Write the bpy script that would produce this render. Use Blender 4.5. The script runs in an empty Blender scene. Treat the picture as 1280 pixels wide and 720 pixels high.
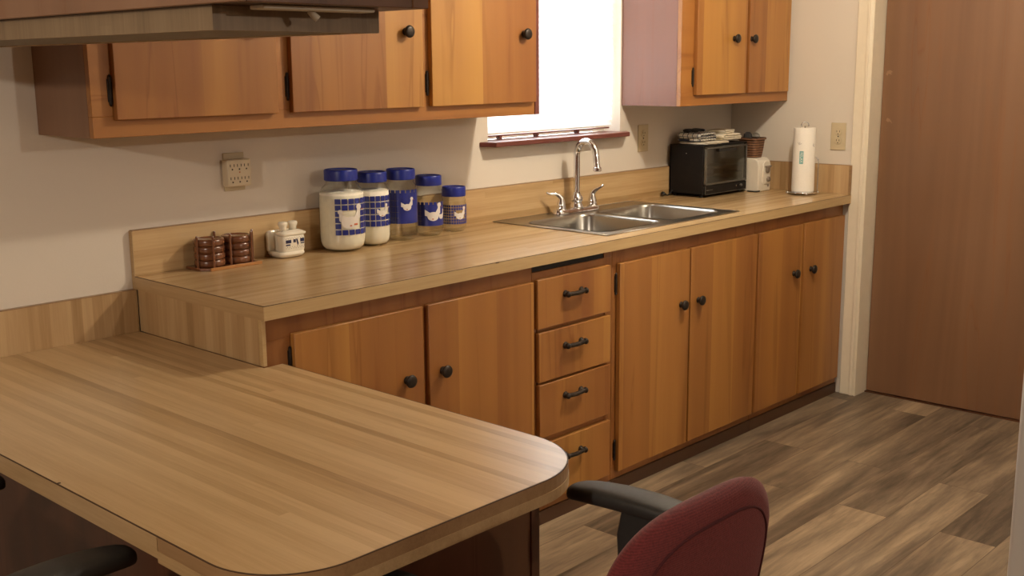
import bpy, math, random
from mathutils import Vector, Matrix
random.seed(7)
S = bpy.context.scene
COL = S.collection
PI = math.pi

# ------------------------------------------------------------------ materials
def srgb(r, g, b):
    f = lambda c: (c/255/12.92) if c/255 <= .04045 else ((c/255+.055)/1.055)**2.4
    return (f(r), f(g), f(b), 1)

class NT:
    def __init__(s, name):
        s.m = bpy.data.materials.new(name); s.m.use_nodes = True
        s.t = s.m.node_tree; s.n = s.t.nodes; s.b = s.n['Principled BSDF']
    def new(s, t, **k):
        n = s.n.new(t)
        for a, v in k.items(): setattr(n, a, v)
        return n
    def link(s, a, b): s.t.links.new(a, b)
    def math(s, op, a, b=None, c=None):
        n = s.new('ShaderNodeMath', operation=op)
        for i, v in enumerate((a, b, c)):
            if v is None: continue
            if isinstance(v, (int, float)): n.inputs[i].default_value = v
            else: s.link(v, n.inputs[i])
        return n.outputs[0]
    def coords(s, rand=True, scale=(1, 1, 1), rot=(0, 0, 0)):
        tc = s.new('ShaderNodeTexCoord'); out = tc.outputs['Object']
        if rand:
            oi = s.new('ShaderNodeObjectInfo')
            r = s.math('MULTIPLY', oi.outputs['Random'], 37.0)
            va = s.new('ShaderNodeVectorMath', operation='ADD')
            s.link(out, va.inputs[0]); s.link(r, va.inputs[1]); out = va.outputs[0]
        mp = s.new('ShaderNodeMapping'); s.link(out, mp.inputs[0])
        mp.inputs['Scale'].default_value = scale; mp.inputs['Rotation'].default_value = rot
        return mp.outputs[0]
    def noise(s, vec, scale, detail=3, rough=.5, dist=0):
        n = s.new('ShaderNodeTexNoise'); s.link(vec, n.inputs['Vector'])
        n.inputs['Scale'].default_value = scale; n.inputs['Detail'].default_value = detail
        n.inputs['Roughness'].default_value = rough; n.inputs['Distortion'].default_value = dist
        return n.outputs['Fac']
    def ramp(s, fac, stops, interp='LINEAR'):
        n = s.new('ShaderNodeValToRGB'); s.link(fac, n.inputs[0]); e = n.color_ramp; e.interpolation = interp
        while len(e.elements) < len(stops): e.elements.new(.5)
        for el, (p, c) in zip(e.elements, stops): el.position = p; el.color = c
        return n.outputs[0]
    def mix(s, fac, a, b, mode='MIX'):
        n = s.new('ShaderNodeMix', data_type='RGBA', blend_type=mode)
        for i, v in ((0, fac), (6, a), (7, b)):
            if isinstance(v, (int, float)): n.inputs[i].default_value = v
            elif isinstance(v, tuple): n.inputs[i].default_value = v
            else: s.link(v, n.inputs[i])
        return n.outputs[2]
    def bump(s, h, strength=.1, dist=.002):
        n = s.new('ShaderNodeBump'); s.link(h, n.inputs['Height'])
        n.inputs['Strength'].default_value = strength; n.inputs['Distance'].default_value = dist
        s.link(n.outputs[0], s.b.inputs['Normal'])
    def set(s, col=None, rough=None, metal=None, **k):
        if col is not None:
            if isinstance(col, tuple): s.b.inputs['Base Color'].default_value = col
            else: s.link(col, s.b.inputs['Base Color'])
        if rough is not None:
            if isinstance(rough, (int, float)): s.b.inputs['Roughness'].default_value = rough
            else: s.link(rough, s.b.inputs['Roughness'])
        if metal is not None: s.b.inputs['Metallic'].default_value = metal
        for a, v in k.items(): s.b.inputs[a.replace('_', ' ')].default_value = v
        return s.m

def plain(name, col, rough=.5, metal=0, var=.06, vs=30, bump=0, **k):
    t = NT(name); v = t.coords()
    f = t.noise(v, vs, 3)
    dark = tuple(c*(1-var) for c in col[:3])+(1,); lite = tuple(min(1, c*(1+var)) for c in col[:3])+(1,)
    t.set(t.ramp(f, [(.35, dark), (.65, lite)]), rough, metal, **k)
    if bump: t.bump(f, bump)
    return t.m

def wood(name, c_dark, c_mid, c_lite, axis='Z', rough=.42, plank=6.3, plank_amt=.75, coat=.15, streak=.6):
    """veneer: broad tone figure, glued boards, dark streaks, fine pores, grain along one axis"""
    t = NT(name)
    sq = .055
    sc = {'X': (sq, 1, 1), 'Y': (1, sq, 1), 'Z': (1, 1, sq)}[axis]
    v = t.coords(scale=sc)
    broad = t.noise(v, 5.5, 3, .5, .9)
    fine = t.noise(v, 110, 3, .6, .3)
    vein = t.noise(v, 9, 2, .45, 1.6)
    sx = t.new('ShaderNodeSeparateXYZ'); s2 = t.coords(); t.link(s2, sx.inputs[0])
    if axis == 'Z': a = t.math('ADD', sx.outputs[0], sx.outputs[1])
    elif axis == 'X': a = t.math('ADD', sx.outputs[1], sx.outputs[2])
    else: a = t.math('ADD', sx.outputs[0], sx.outputs[2])
    fl = t.math('FLOOR', t.math('ADD', t.math('MULTIPLY', a, plank), t.math('MULTIPLY', broad, .12)))
    wn = t.new('ShaderNodeTexWhiteNoise', noise_dimensions='1D'); t.link(fl, wn.inputs['W'])
    tone = t.math('ADD', t.math('MULTIPLY', broad, 1-plank_amt*.45), t.math('MULTIPLY', wn.outputs['Value'], plank_amt*.45))
    tone = t.math('ADD', tone, t.math('MULTIPLY', t.math('SUBTRACT', fine, .5), .05))
    col = t.ramp(tone, [(.22, c_dark), (.5, c_mid), (.78, c_lite)])
    vr = t.ramp(vein, [(.335, (1, 1, 1, 1)), (.352, (streak, streak*.80, streak*.60, 1)), (.36, (streak*1.15, streak, streak*.8, 1)), (.43, (1, 1, 1, 1))])
    col = t.mix(.55, col, vr, 'MULTIPLY')
    t.set(col, rough, 0, Coat_Weight=coat, Coat_Roughness=.25)
    t.bump(fine, .06, .001)
    return t.m

def laminate(name, axis, cd, cm, cl, stave=.036, length=1.1, amt=.5, rough=.33, fleck=.12):
    """butcher-block pattern plastic laminate, streaks along one axis"""
    t = NT(name)
    sq = .045
    sc = {'X': (sq, 1, 1), 'Y': (1, sq, 1), 'Z': (1, 1, sq)}[axis]
    tc = t.new('ShaderNodeTexCoord')
    mp = t.new('ShaderNodeMapping'); t.link(tc.outputs['Object'], mp.inputs[0]); mp.inputs['Scale'].default_value = sc
    v = mp.outputs[0]
    broad = t.noise(v, 13, 3, .55, .25); streak = t.noise(v, 60, 4, .65, .1); fine = t.noise(v, 240, 2, .5)
    sx = t.new('ShaderNodeSeparateXYZ'); t.link(tc.outputs['Object'], sx.inputs[0])
    X, Y, Z = sx.outputs
    al, ac = {'X': (X, t.math('ADD', Y, Z)), 'Y': (Y, t.math('ADD', X, Z)), 'Z': (Z, t.math('ADD', X, Y))}[axis]
    i = t.math('FLOOR', t.math('DIVIDE', ac, stave))
    w1 = t.new('ShaderNodeTexWhiteNoise', noise_dimensions='1D'); t.link(i, w1.inputs['W'])
    j = t.math('FLOOR', t.math('ADD', t.math('DIVIDE', al, length), t.math('MULTIPLY', w1.outputs['Value'], 9)))
    cv = t.new('ShaderNodeCombineXYZ'); t.link(i, cv.inputs[0]); t.link(j, cv.inputs[1])
    w2 = t.new('ShaderNodeTexWhiteNoise', noise_dimensions='2D'); t.link(cv.outputs[0], w2.inputs['Vector'])
    p = w2.outputs['Value']
    p = t.math('POWER', p, .7)
    tone = t.math('ADD', t.math('MULTIPLY', p, amt), t.math('MULTIPLY', broad, (1-amt)*.6))
    tone = t.math('ADD', tone, t.math('MULTIPLY', streak, (1-amt)*.4))
    tone = t.math('ADD', tone, t.math('MULTIPLY', t.math('SUBTRACT', fine, .5), fleck))
    t.set(t.ramp(tone, [(.22, cd), (.45, cm), (.68, cl)]), rough, 0, Coat_Weight=.12, Coat_Roughness=.2)
    return t.m

M = {}
M['door_wood'] = wood('honey_birch_veneer', srgb(138, 86, 42), srgb(164, 111, 54), srgb(188, 138, 69))
M['frame_wood'] = wood('honey_birch_frame', srgb(126, 78, 42), srgb(146, 94, 48), srgb(160, 108, 56), plank_amt=.1)
M['frame_wood_x'] = wood('honey_birch_rail', srgb(136, 84, 42), srgb(158, 104, 50), srgb(172, 118, 58), axis='X', plank_amt=.1)
M['side_wood'] = wood('reddish_plywood_side', srgb(116, 84, 60), srgb(130, 94, 68), srgb(142, 106, 78), plank_amt=.15, streak=.85)
M['window_tint_side'] = wood('window_tinted_plywood', srgb(106, 64, 46), srgb(117, 72, 52), srgb(127, 80, 58), plank_amt=.15, streak=.9)  # side wood with the rosy cast of the window light put into its colour
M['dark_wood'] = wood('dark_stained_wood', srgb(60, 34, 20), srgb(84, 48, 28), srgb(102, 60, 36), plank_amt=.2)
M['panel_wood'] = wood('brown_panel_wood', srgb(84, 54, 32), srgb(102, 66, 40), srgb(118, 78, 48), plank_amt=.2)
M['grey_board'] = plain('grey_painted_board', srgb(128, 120, 106), .7, var=.04)
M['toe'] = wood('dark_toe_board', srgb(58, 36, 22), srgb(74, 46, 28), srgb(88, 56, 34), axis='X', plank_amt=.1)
M['sill_wood'] = wood('mahogany_stained_sill', srgb(88, 46, 40), srgb(106, 58, 50), srgb(122, 70, 62), axis='X', plank_amt=.1, rough=.35)
M['luan'] = wood('luan_door_veneer', srgb(112, 80, 56), srgb(126, 91, 63), srgb(138, 102, 73), plank=2.5, plank_amt=.12, streak=.92, rough=.5)
M['coaster_wood'] = wood('walnut_coaster_wood', srgb(84, 48, 30), srgb(112, 68, 42), srgb(134, 86, 56), axis='X', plank_amt=.1, rough=.25, coat=.5)
M['tray_wood'] = wood('light_tray_wood', srgb(150, 100, 52), srgb(182, 128, 72), srgb(200, 146, 88), axis='X', plank_amt=.1)
cd, cm, cl = srgb(146, 116, 76), srgb(180, 148, 104), srgb(202, 172, 128)
M['lam_x'] = laminate('butcher_block_laminate_counter', 'X', cd, cm, cl, stave=.022, length=3.3, amt=.24, rough=.24)
M['lam_y'] = laminate('butcher_block_laminate_peninsula', 'Y', cd, cm, cl, stave=.021, length=4.5, amt=.30, rough=.30)
M['lam_z'] = laminate('butcher_block_laminate_upright', 'Z', srgb(146, 114, 74), srgb(174, 142, 100), srgb(194, 164, 122), stave=.030, length=3, amt=.28, rough=.4)
M['lam_edge'] = laminate('laminate_edge_band', 'X', srgb(164, 136, 94), srgb(184, 154, 108), srgb(196, 168, 122), amt=.1, rough=.4, fleck=.25)
M['lam_edge_y'] = laminate('laminate_edge_band_peninsula', 'Y', srgb(150, 120, 82), srgb(172, 142, 100), srgb(186, 156, 114), amt=.1, rough=.4, fleck=.25)
M['lam_edge_dark'] = laminate('laminate_edge_band_brown', 'Y', srgb(124, 94, 62), srgb(146, 114, 78), srgb(160, 128, 90), amt=.1, rough=.4, fleck=.2)
M['hang_rail'] = laminate('hanging_rail_laminate', 'Z', srgb(98, 78, 54), srgb(122, 100, 72), srgb(138, 116, 86), amt=.15, rough=.5, fleck=.2)
M['seam'] = plain('dark_laminate_seam', srgb(74, 50, 30), .6)
M['black_iron'] = plain('black_bronze_hardware', srgb(52, 44, 38), .42, .5, var=.3, vs=60)
M['black_gap'] = plain('black_slot_shade', srgb(26, 24, 24), .6)  # black stands in for the shade inside the slot opening
M['chrome'] = plain('polished_chrome', srgb(225, 225, 228), .09, 1, var=.02)
M['ivory'] = plain('ivory_plastic', srgb(200, 184, 150), .4, var=.02)
M['beige_plastic'] = plain('beige_plastic', srgb(212, 196, 166), .4, var=.02)
M['slot_dark'] = plain('dark_socket_slot', srgb(50, 34, 24), .6)
M['ceramic'] = plain('glazed_white_ceramic', srgb(236, 228, 208), .15, var=.02, Coat_Weight=.5)
M['navy_print'] = plain('navy_print', srgb(34, 36, 74), .4)
M['speck_print'] = plain('grey_speckle_print', srgb(120, 112, 100), .4)
M['blue_lid'] = plain('blue_plastic_lid', srgb(28, 44, 138), .35, var=.08)
M['blue_print'] = plain('blue_label_print', srgb(36, 46, 128), .35, var=.1)
M['white_print'] = plain('white_goose_print', srgb(226, 220, 212), .45, var=.02)
M['orange_print'] = plain('orange_beak_print', srgb(176, 88, 50), .45)
M['flour'] = plain('white_flour', srgb(252, 244, 226), .9, var=.03, vs=60, bump=.2)
M['white_plastic'] = plain('white_appliance_plastic', srgb(226, 218, 202), .35, var=.02)
M['grey_plastic'] = plain('grey_plastic_knob', srgb(128, 116, 104), .4)
M['black_plastic'] = plain('black_plastic', srgb(30, 29, 28), .38)
M['oven_black'] = plain('black_enamel', srgb(24, 21, 20), .62, var=.1, Specular_IOR_Level=.25)
M['oven_inner'] = plain('grey_oven_interior', srgb(150, 148, 138), .5, .1)
M['oven_trim'] = plain('grey_metal_trim', srgb(110, 108, 102), .35, .7)
M['arm_plastic'] = plain('charcoal_armrest_plastic', srgb(52, 50, 47), .55, var=.06, vs=120, bump=.1)
M['white_paint'] = plain('white_trim_paint', srgb(232, 220, 196), .4, var=.015)
M['paper'] = plain('white_paper_towel', srgb(244, 238, 226), .9, var=.015, vs=150, bump=.3)
M['teal_print'] = plain('teal_towel_print', srgb(120, 176, 172), .9)
M['grey_print'] = plain('grey_leaf_print', srgb(206, 199, 187), .9)
M['white_cloth'] = plain('white_cotton_cloth', srgb(232, 222, 200), .95, var=.08, vs=40, bump=.4)
M['dark_cloth'] = plain('dark_grey_cloth', srgb(44, 42, 42), .95, var=.3, vs=40, bump=.4)
M['fixture_white'] = plain('off_white_fixture_plastic', srgb(206, 196, 176), .5)
M['fridge'] = plain('cool_white_paint', srgb(214, 212, 208), .55, var=.01)

# plaster wall
def plaster(name, col):
    t = NT(name); v = t.coords(rand=False)
    n = t.noise(v, 160, 3, .6); b = t.noise(v, 1.2, 3)
    c2 = tuple(c*.95 for c in col[:3])+(1,)
    t.set(t.ramp(b, [(.3, c2), (.7, col)]), .75); t.bump(n, .25, .0015); return t.m
M['wall'] = plaster('painted_plaster_wall', srgb(222, 212, 197))
M['ceiling'] = plaster('ceiling_plaster', srgb(196, 186, 168))

# vinyl plank floor
def floor_mat():
    t = NT('vinyl_plank_floor'); tc = t.new('ShaderNodeTexCoord')
    br = t.new('ShaderNodeTexBrick'); t.link(tc.outputs['Object'], br.inputs['Vector'])
    br.offset = .37; br.offset_frequency = 2; br.squash = 1
    br.inputs['Color1'].default_value = (0, 0, 0, 1); br.inputs['Color2'].default_value = (1, 1, 1, 1)
    br.inputs['Mortar'].default_value = (.5, .5, .5, 1)
    br.inputs['Scale'].default_value = 1; br.inputs['Mortar Size'].default_value = .0011
    br.inputs['Mortar Smooth'].default_value = .1; br.inputs['Bias'].default_value = 0
    br.inputs['Brick Width'].default_value = 1.15; br.inputs['Row Height'].default_value = .178
    sx = t.new('ShaderNodeSeparateXYZ'); t.link(tc.outputs['Object'], sx.inputs[0])
    row = t.math('FLOOR', t.math('DIVIDE', sx.outputs[1], .178))
    sh = t.math('ADD', t.math('MULTIPLY', row, 5.3), t.math('MULTIPLY', br.outputs['Color'], 7.7))
    cv = t.new('ShaderNodeCombineXYZ'); t.link(t.math('MULTIPLY', t.math('ADD', sx.outputs[0], sh), .1), cv.inputs[0])
    t.link(sx.outputs[1], cv.inputs[1]); t.link(sh, cv.inputs[2])
    g1 = t.noise(cv.outputs[0], 13, 5, .65, 1.6); g2 = t.noise(cv.outputs[0], 70, 4, .7, .5); g3 = t.noise(cv.outputs[0], 5, 3, .55, 1.8)
    tone = t.math('ADD', t.math('MULTIPLY', br.outputs['Color'], .26), t.math('MULTIPLY', g1, .58))
    tone = t.math('ADD', tone, t.math('MULTIPLY', t.math('SUBTRACT', g3, .5), .95))
    tone = t.math('ADD', tone, t.math('MULTIPLY', t.math('SUBTRACT', g2, .5), .42))
    col = t.ramp(tone, [(.16, srgb(78, 66, 54)), (.36, srgb(112, 97, 80)), (.52, srgb(138, 120, 98)), (.72, srgb(172, 150, 122))])
    col = t.mix(br.outputs['Fac'], col, srgb(84, 66, 50))
    t.set(col, .42, 0, Specular_IOR_Level=.4); t.bump(g2, .08, .001); return t.m
M['floor'] = floor_mat()

def steel():
    t = NT('brushed_stainless_steel'); v = t.coords(rand=False, scale=(.04, 1, 1))
    n = t.noise(v, 300, 2)
    r = t.math('ADD', t.math('MULTIPLY', n, .04), .27)
    t.set(srgb(168, 164, 156), r, 1); return t.m
M['steel'] = steel()

def thin_glass(name, tint=(.96, .97, .95, 1), refl=1.0, rough=.02):
    t = NT(name); t.n.remove(t.b)
    tr = t.new('ShaderNodeBsdfTransparent'); tr.inputs[0].default_value = tint
    gl = t.new('ShaderNodeBsdfGlossy'); gl.inputs['Roughness'].default_value = rough
    fr = t.new('ShaderNodeLayerWeight'); fr.inputs[0].default_value = .5
    f = t.math('MULTIPLY', t.math('ADD', t.math('MULTIPLY', t.math('POWER', fr.outputs['Facing'], 4.0), .8), .045), refl)
    mx = t.new('ShaderNodeMixShader'); t.link(f, mx.inputs[0]); t.link(tr.outputs[0], mx.inputs[1]); t.link(gl.outputs[0], mx.inputs[2])
    t.link(mx.outputs[0], t.n['Material Output'].inputs[0]); return t.m
M['glass'] = thin_glass('clear_jar_glass', (.90, .91, .88, 1), 1.0)
M['pane'] = thin_glass('window_pane_glass', (.97, .98, .98, 1), .6)
M['oven_glass'] = thin_glass('smoked_oven_glass', (.66, .67, .63, 1), 1.6, .12)
M['plastic_film'] = thin_glass('clear_plastic_film', (.74, .74, .72, 1), 1.4, .15)
M['band_blue'] = thin_glass('blue_tint', (.1, .13, .4, 1), .5, .2)

def blind_mat():
    t = NT('white_blind_vinyl'); t.set(srgb(240, 240, 238), .5)
    tl = t.new('ShaderNodeBsdfTranslucent'); tl.inputs[0].default_value = (.9, .9, .9, 1)
    mx = t.new('ShaderNodeMixShader'); mx.inputs[0].default_value = .8
    t.link(t.b.outputs[0], mx.inputs[1]); t.link(tl.outputs[0], mx.inputs[2]); t.link(mx.outputs[0], t.n['Material Output'].inputs[0]); return t.m
M['blind'] = blind_mat()

def fabric():
    t = NT('burgundy_office_fabric'); v = t.coords(rand=False)
    n = t.noise(v, 260, 3, .7); w = t.new('ShaderNodeTexWave'); t.link(v, w.inputs[0])
    w.inputs['Scale'].default_value = 90; w.inputs['Distortion'].default_value = 1.5; w.bands_direction = 'Z'
    h = t.math('ADD', t.math('MULTIPLY', n, .7), t.math('MULTIPLY', w.outputs['Fac'], .16))
    t.set(t.ramp(h, [(.2, srgb(84, 26, 28)), (.6, srgb(118, 44, 44))]), .95, 0, Sheen_Weight=.12, Sheen_Roughness=.5)
    t.bump(h, .5, .002); return t.m
M['fabric'] = fabric()
M['fabric_seam'] = plain('dark_burgundy_seam', srgb(74, 24, 28), .95)

def wicker():
    t = NT('brown_wicker'); v = t.coords(rand=False, scale=(1, 1, 1))
    w = t.new('ShaderNodeTexWave'); t.link(v, w.inputs[0]); w.bands_direction = 'Z'; w.inputs['Scale'].default_value = 28; w.inputs['Distortion'].default_value = 1
    n = t.noise(v, 45, 3)
    h = t.math('ADD', t.math('MULTIPLY', w.outputs['Fac'], .5), t.math('MULTIPLY', n, .6))
    t.set(t.ramp(h, [(.25, srgb(58, 36, 24)), (.5, srgb(104, 70, 46)), (.8, srgb(136, 98, 70))]), .6); t.bump(h, .7, .004); return t.m
M['wicker'] = wicker()

def plaid():
    t = NT('grey_checked_dish_towel'); v = t.coords(rand=False)
    sx = t.new('ShaderNodeSeparateXYZ'); t.link(v, sx.inputs[0])
    def line(o, per, wd):
        f = t.math('FRACT', t.math('DIVIDE', o, per)); return t.math('LESS_THAN', f, wd)
    a = line(sx.outputs[0], .022, .16); b = line(sx.outputs[1], .024, .16); c = line(sx.outputs[2], .02, .14)
    m = t.math('MAXIMUM', t.math('MAXIMUM', a, b), c)
    t.set(t.mix(m, srgb(206, 200, 186), srgb(60, 62, 74)), .95); t.bump(t.noise(v, 90), .4, .003); return t.m
M['plaid'] = plaid()

# ------------------------------------------------------------------ mesh helpers
class MB:
    def __init__(s): s.v = []; s.f = []
    def add(s, vs, fs):
        o = len(s.v); s.v += [tuple(v) for v in vs]; s.f += [tuple(i+o for i in f) for f in fs]; return s
    def box(s, x0, x1, y0, y1, z0, z1):
        x0, x1 = min(x0, x1), max(x0, x1); y0, y1 = min(y0, y1), max(y0, y1); z0, z1 = min(z0, z1), max(z0, z1)
        return s.add([(x0, y0, z0), (x1, y0, z0), (x1, y1, z0), (x0, y1, z0), (x0, y0, z1), (x1, y0, z1), (x1, y1, z1), (x0, y1, z1)],
              [(0, 3, 2, 1), (4, 5, 6, 7), (0, 1, 5, 4), (1, 2, 6, 5), (2, 3, 7, 6), (3, 0, 4, 7)])
    def prism(s, poly, a0, a1, plane='xy'):
        n = len(poly)
        mk = {'xy': lambda p, a: (p[0], p[1], a), 'xz': lambda p, a: (p[0], a, p[1]), 'yz': lambda p, a: (a, p[0], p[1])}[plane]
        vs = [mk(p, a0) for p in poly]+[mk(p, a1) for p in poly]
        return s.add(vs, [tuple(range(n))[::-1], tuple(range(n, 2*n))]+[(i, (i+1) % n, n+(i+1) % n, n+i) for i in range(n)])
    def lathe(s, prof, c=(0, 0, 0), axis='z', seg=40, cap=True):
        vs = []
        for r, h in prof:
            for k in range(seg):
                a = 2*PI*k/seg; p = (r*math.cos(a), r*math.sin(a), h)
                if axis == 'y': p = (p[0], p[2], -p[1])
                if axis == 'x': p = (p[2], p[0], p[1])
                vs.append((p[0]+c[0], p[1]+c[1], p[2]+c[2]))
        fs = []
        for i in range(len(prof)-1):
            for k in range(seg):
                k2 = (k+1) % seg; fs.append((i*seg+k, i*seg+k2, (i+1)*seg+k2, (i+1)*seg+k))
        if cap:
            fs.append(tuple(range(seg))[::-1]); fs.append(tuple((len(prof)-1)*seg+k for k in range(seg)))
        return s.add(vs, fs)
    def tube(s, pts, r, seg=12, cap=True, sm=0):
        pts = [Vector(p) for p in pts]; rs = list(r) if isinstance(r, (list, tuple)) else [r]*len(pts)
        for _ in range(sm):
            q = [pts[0]]; rq = [rs[0]]
            for i in range(len(pts)-1):
                q += [pts[i].lerp(pts[i+1], .25), pts[i].lerp(pts[i+1], .75)]; rq += [rs[i]*.75+rs[i+1]*.25, rs[i]*.25+rs[i+1]*.75]
            pts = q+[pts[-1]]; rs = rq+[rs[-1]]
        n = len(pts); vs = []; up = None
        for i, p in enumerate(pts):
            t = (pts[min(i+1, n-1)]-pts[max(i-1, 0)]).normalized()
            if up is None: up = t.orthogonal().normalized()
            up = (up-t*up.dot(t)).normalized(); w = t.cross(up)
            for k in range(seg):
                a = 2*PI*k/seg; vs.append(p+(up*math.cos(a)+w*math.sin(a))*rs[i])
        fs = [(i*seg+k, i*seg+(k+1) % seg, (i+1)*seg+(k+1) % seg, (i+1)*seg+k) for i in range(n-1) for k in range(seg)]
        if cap: fs += [tuple(range(seg))[::-1], tuple((n-1)*seg+k for k in range(seg))]
        return s.add(vs, fs)
    def build(s, name, mat, parent=None, smooth=False, bevel=0, bseg=2, sub=0, solid=0, local=False):
        me = bpy.data.meshes.new(name); me.from_pydata(s.v, [], s.f); me.validate(); me.update()
        o = bpy.data.objects.new(name, me); COL.objects.link(o)
        if isinstance(mat, str): mat = M[mat]
        me.materials.append(mat)
        if parent is not None:
            o.parent = parent
            if not local:
                w = Vector((0, 0, 0)); q = parent
                while q: w += q.location; q = q.parent
                me.transform(Matrix.Translation(-w))
        if smooth:
            for p in me.polygons: p.use_smooth = True
        if solid:
            m = o.modifiers.new('solid', 'SOLIDIFY'); m.thickness = solid; m.offset = 0
        if sub:
            m = o.modifiers.new('sub', 'SUBSURF'); m.levels = m.render_levels = sub
        if bevel:
            m = o.modifiers.new('bevel', 'BEVEL'); m.width = bevel; m.segments = bseg; m.limit_method = 'ANGLE'; m.angle_limit = math.radians(40)
            try: m.harden_normals = False
            except Exception: pass
            for p in me.polygons: p.use_smooth = True
            try: me.set_sharp_from_angle(angle=math.radians(40))
            except Exception: pass
        return o

def meta(o, label=None, cat=None, group=None, kind=None):
    if label: o['label'] = label
    if cat: o['category'] = cat
    if group: o['group'] = group
    if kind: o['kind'] = kind
    return o
def thing(name, loc, label, cat, group=None, kind=None):
    o = bpy.data.objects.new(name, None); COL.objects.link(o); o.location = loc; o.empty_display_size = .1
    return meta(o, label, cat, group, kind)
def copy_tree(o, parent=None):
    c = o.copy(); COL.objects.link(c)
    if parent is not None: c.parent = parent; c.matrix_parent_inverse = o.matrix_parent_inverse.copy()
    for ch in [x for x in bpy.data.objects if x.parent == o]: copy_tree(ch, c)
    return c
def rrect(x0, x1, y0, y1, r, n=6):
    out = []
    for cx, cy, a0 in ((x1-r, y1-r, 0), (x0+r, y1-r, 90), (x0+r, y0+r, 180), (x1-r, y0+r, 270)):
        for k in range(n+1):
            a = math.radians(a0+90*k/n); out.append((cx+r*math.cos(a), cy+r*math.sin(a)))
    return out

# ------------------------------------------------------------------ setting
XR = 3.118; XL = -4.8; YF = -6.4; ZC = 2.44
def struct(name, mb, mat, label=None, bevel=0):
    o = mb.build(name, mat, bevel=bevel); o['kind'] = 'structure'
    if label: o['label'] = label
    return o
struct('floor', MB().box(XL, 4.0, YF, 0.0, -.05, 0), 'floor', 'grey-brown wood-look plank floor')
struct('ceiling', MB().box(XL, 4.0, YF, .15, ZC, ZC+.1), 'ceiling', 'white ceiling of the kitchen')
wx0, wx1, wz0, wz1 = 1.452, 2.252, 1.195, 2.10
struct('wall_back', MB().box(XL, wx0, 0, .15, 0, ZC).box(wx1, 3.4, 0, .15, 0, ZC).box(wx0, wx1, 0, .15, 0, wz0).box(wx0, wx1, 0, .15, wz1, ZC), 'wall', 'off-white wall behind the long counter')
dy0, dy1, dz = -.70, -1.52, 2.04
struct('wall_right', MB().box(XR, XR+.12, dy0, -.001, 0, ZC).box(XR, XR+.12, YF, dy1, 0, ZC).box(XR, XR+.12, dy1, dy0, dz, ZC).box(XR+.135, XR+.2, dy1-.2, dy0+.2, 0, ZC), 'wall', 'off-white wall right of the counter')  # last box: unseen backing added behind the door to block light under it
struct('wall_left', MB().box(XL-.1, XL, YF, .15, 0, ZC), 'side_wood')
struct('wall_front', MB().box(XL, 4.0, YF-.1, YF, 0, ZC), 'side_wood')
struct('wall_partition', MB().prism(rrect(1.46, XR, -2.09, -1.95, .012, 4), 0, ZC), 'fridge', 'cool white end of a partition wall at the right edge', bevel=0)

# door, jamb and casing
dr = thing('door_1', (XR+.11, -1.11, 0), 'plain brown flush door right of the counter', None, kind='structure')
MB().box(XR+.094, XR+.128, dy1+.014, dy0-.004, .008, dz-.012).build('door_leaf', 'luan', dr, bevel=.002)
M['scuff'] = plain('pale_scuff', srgb(146, 112, 84), .7)
xd_ = XR+.0936
mb = MB()
mb.prism([(-.716, 1.438), (-.722, 1.452), (-.735, 1.456), (-.748, 1.448), (-.738, 1.444), (-.744, 1.436), (-.728, 1.441), (-.724, 1.432)], xd_-.0002, xd_+.0006, 'yz')
mb.build('scuff_mark', 'scuff', dr)
MB().prism([(-.728, 1.238), (-.733, 1.250), (-.743, 1.247), (-.752, 1.238), (-.757, 1.226), (-.746, 1.236), (-.738, 1.232)], xd_-.0002, xd_+.0006, 'yz').build('scuff_mark', 'scuff', dr)
struct('trim_1', MB().box(XR-.012, XR, dy0+.006, dy0+.076, 0, dz+.07).box(XR-.018, XR-.012, dy0+.010, dy0+.028, 0, dz+.07).box(XR-.012, XR, dy1-.076, dy1-.006, 0, dz+.07).box(XR-.012, XR, dy1-.006, dy0+.006, dz+.006, dz+.07), 'white_paint', 'cream door casing', bevel=.003)
struct('trim_2', MB().box(XR-.012, XR+.12, dy0-.001, dy0+.006, 0, dz).box(XR-.012, XR+.12, dy1-.006, dy1+.008, 0, dz).box(XR-.012, XR+.12, dy1+.008, dy0-.001, dz-.006, dz+.006), 'white_paint', 'cream door jamb')

struct('trim_3', MB().box(XR+.085, XR+.134, dy1+.008, dy0-.001, 0, .005), 'dark_wood', 'added dark strip for the shaded gap under the brown door')  # dark strip added so the gap below the door reads as shade

# window: frame, pane, blind, sill
wn = thing('window_1', ((wx0+wx1)/2, .1, wz0), 'bright daylit window over the sink', None, kind='structure')
fz0 = 1.214
MB().box(wx0, wx0+.03, .085, .125, fz0, wz1).box(wx1-.03, wx1, .085, .125, fz0, wz1).box(wx0+.03, wx1-.03, .085, .125, wz1-.03, wz1).box(wx0+.03, wx1-.03, .085, .125, fz0, fz0+.028).box(wx0+.03, wx1-.03, .088, .12, 1.66, 1.69).build('window_frame', 'white_paint', wn)
MB().box(wx0+.025, wx1-.025, .103, .106, fz0+.02, wz1-.02).build('window_pane', 'pane', wn)
o = MB().prism([(1.452, .085), (1.452, -.001), (1.405, -.001), (1.435, -.062), (2.24, -.062), (2.30, -.001), (2.252, -.001), (2.252, .085)], 1.195, 1.213).build('window_sill', 'sill_wood', None, bevel=.003)
meta(o, 'dark red-brown wooden window sill above the sink', 'window sill')
bl = thing('window_blind', (1.85, .04, 1.214), 'white horizontal slat blind covering the bright window', 'blind')
mb = MB(); a = math.radians(62)
z = 1.250
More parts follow.
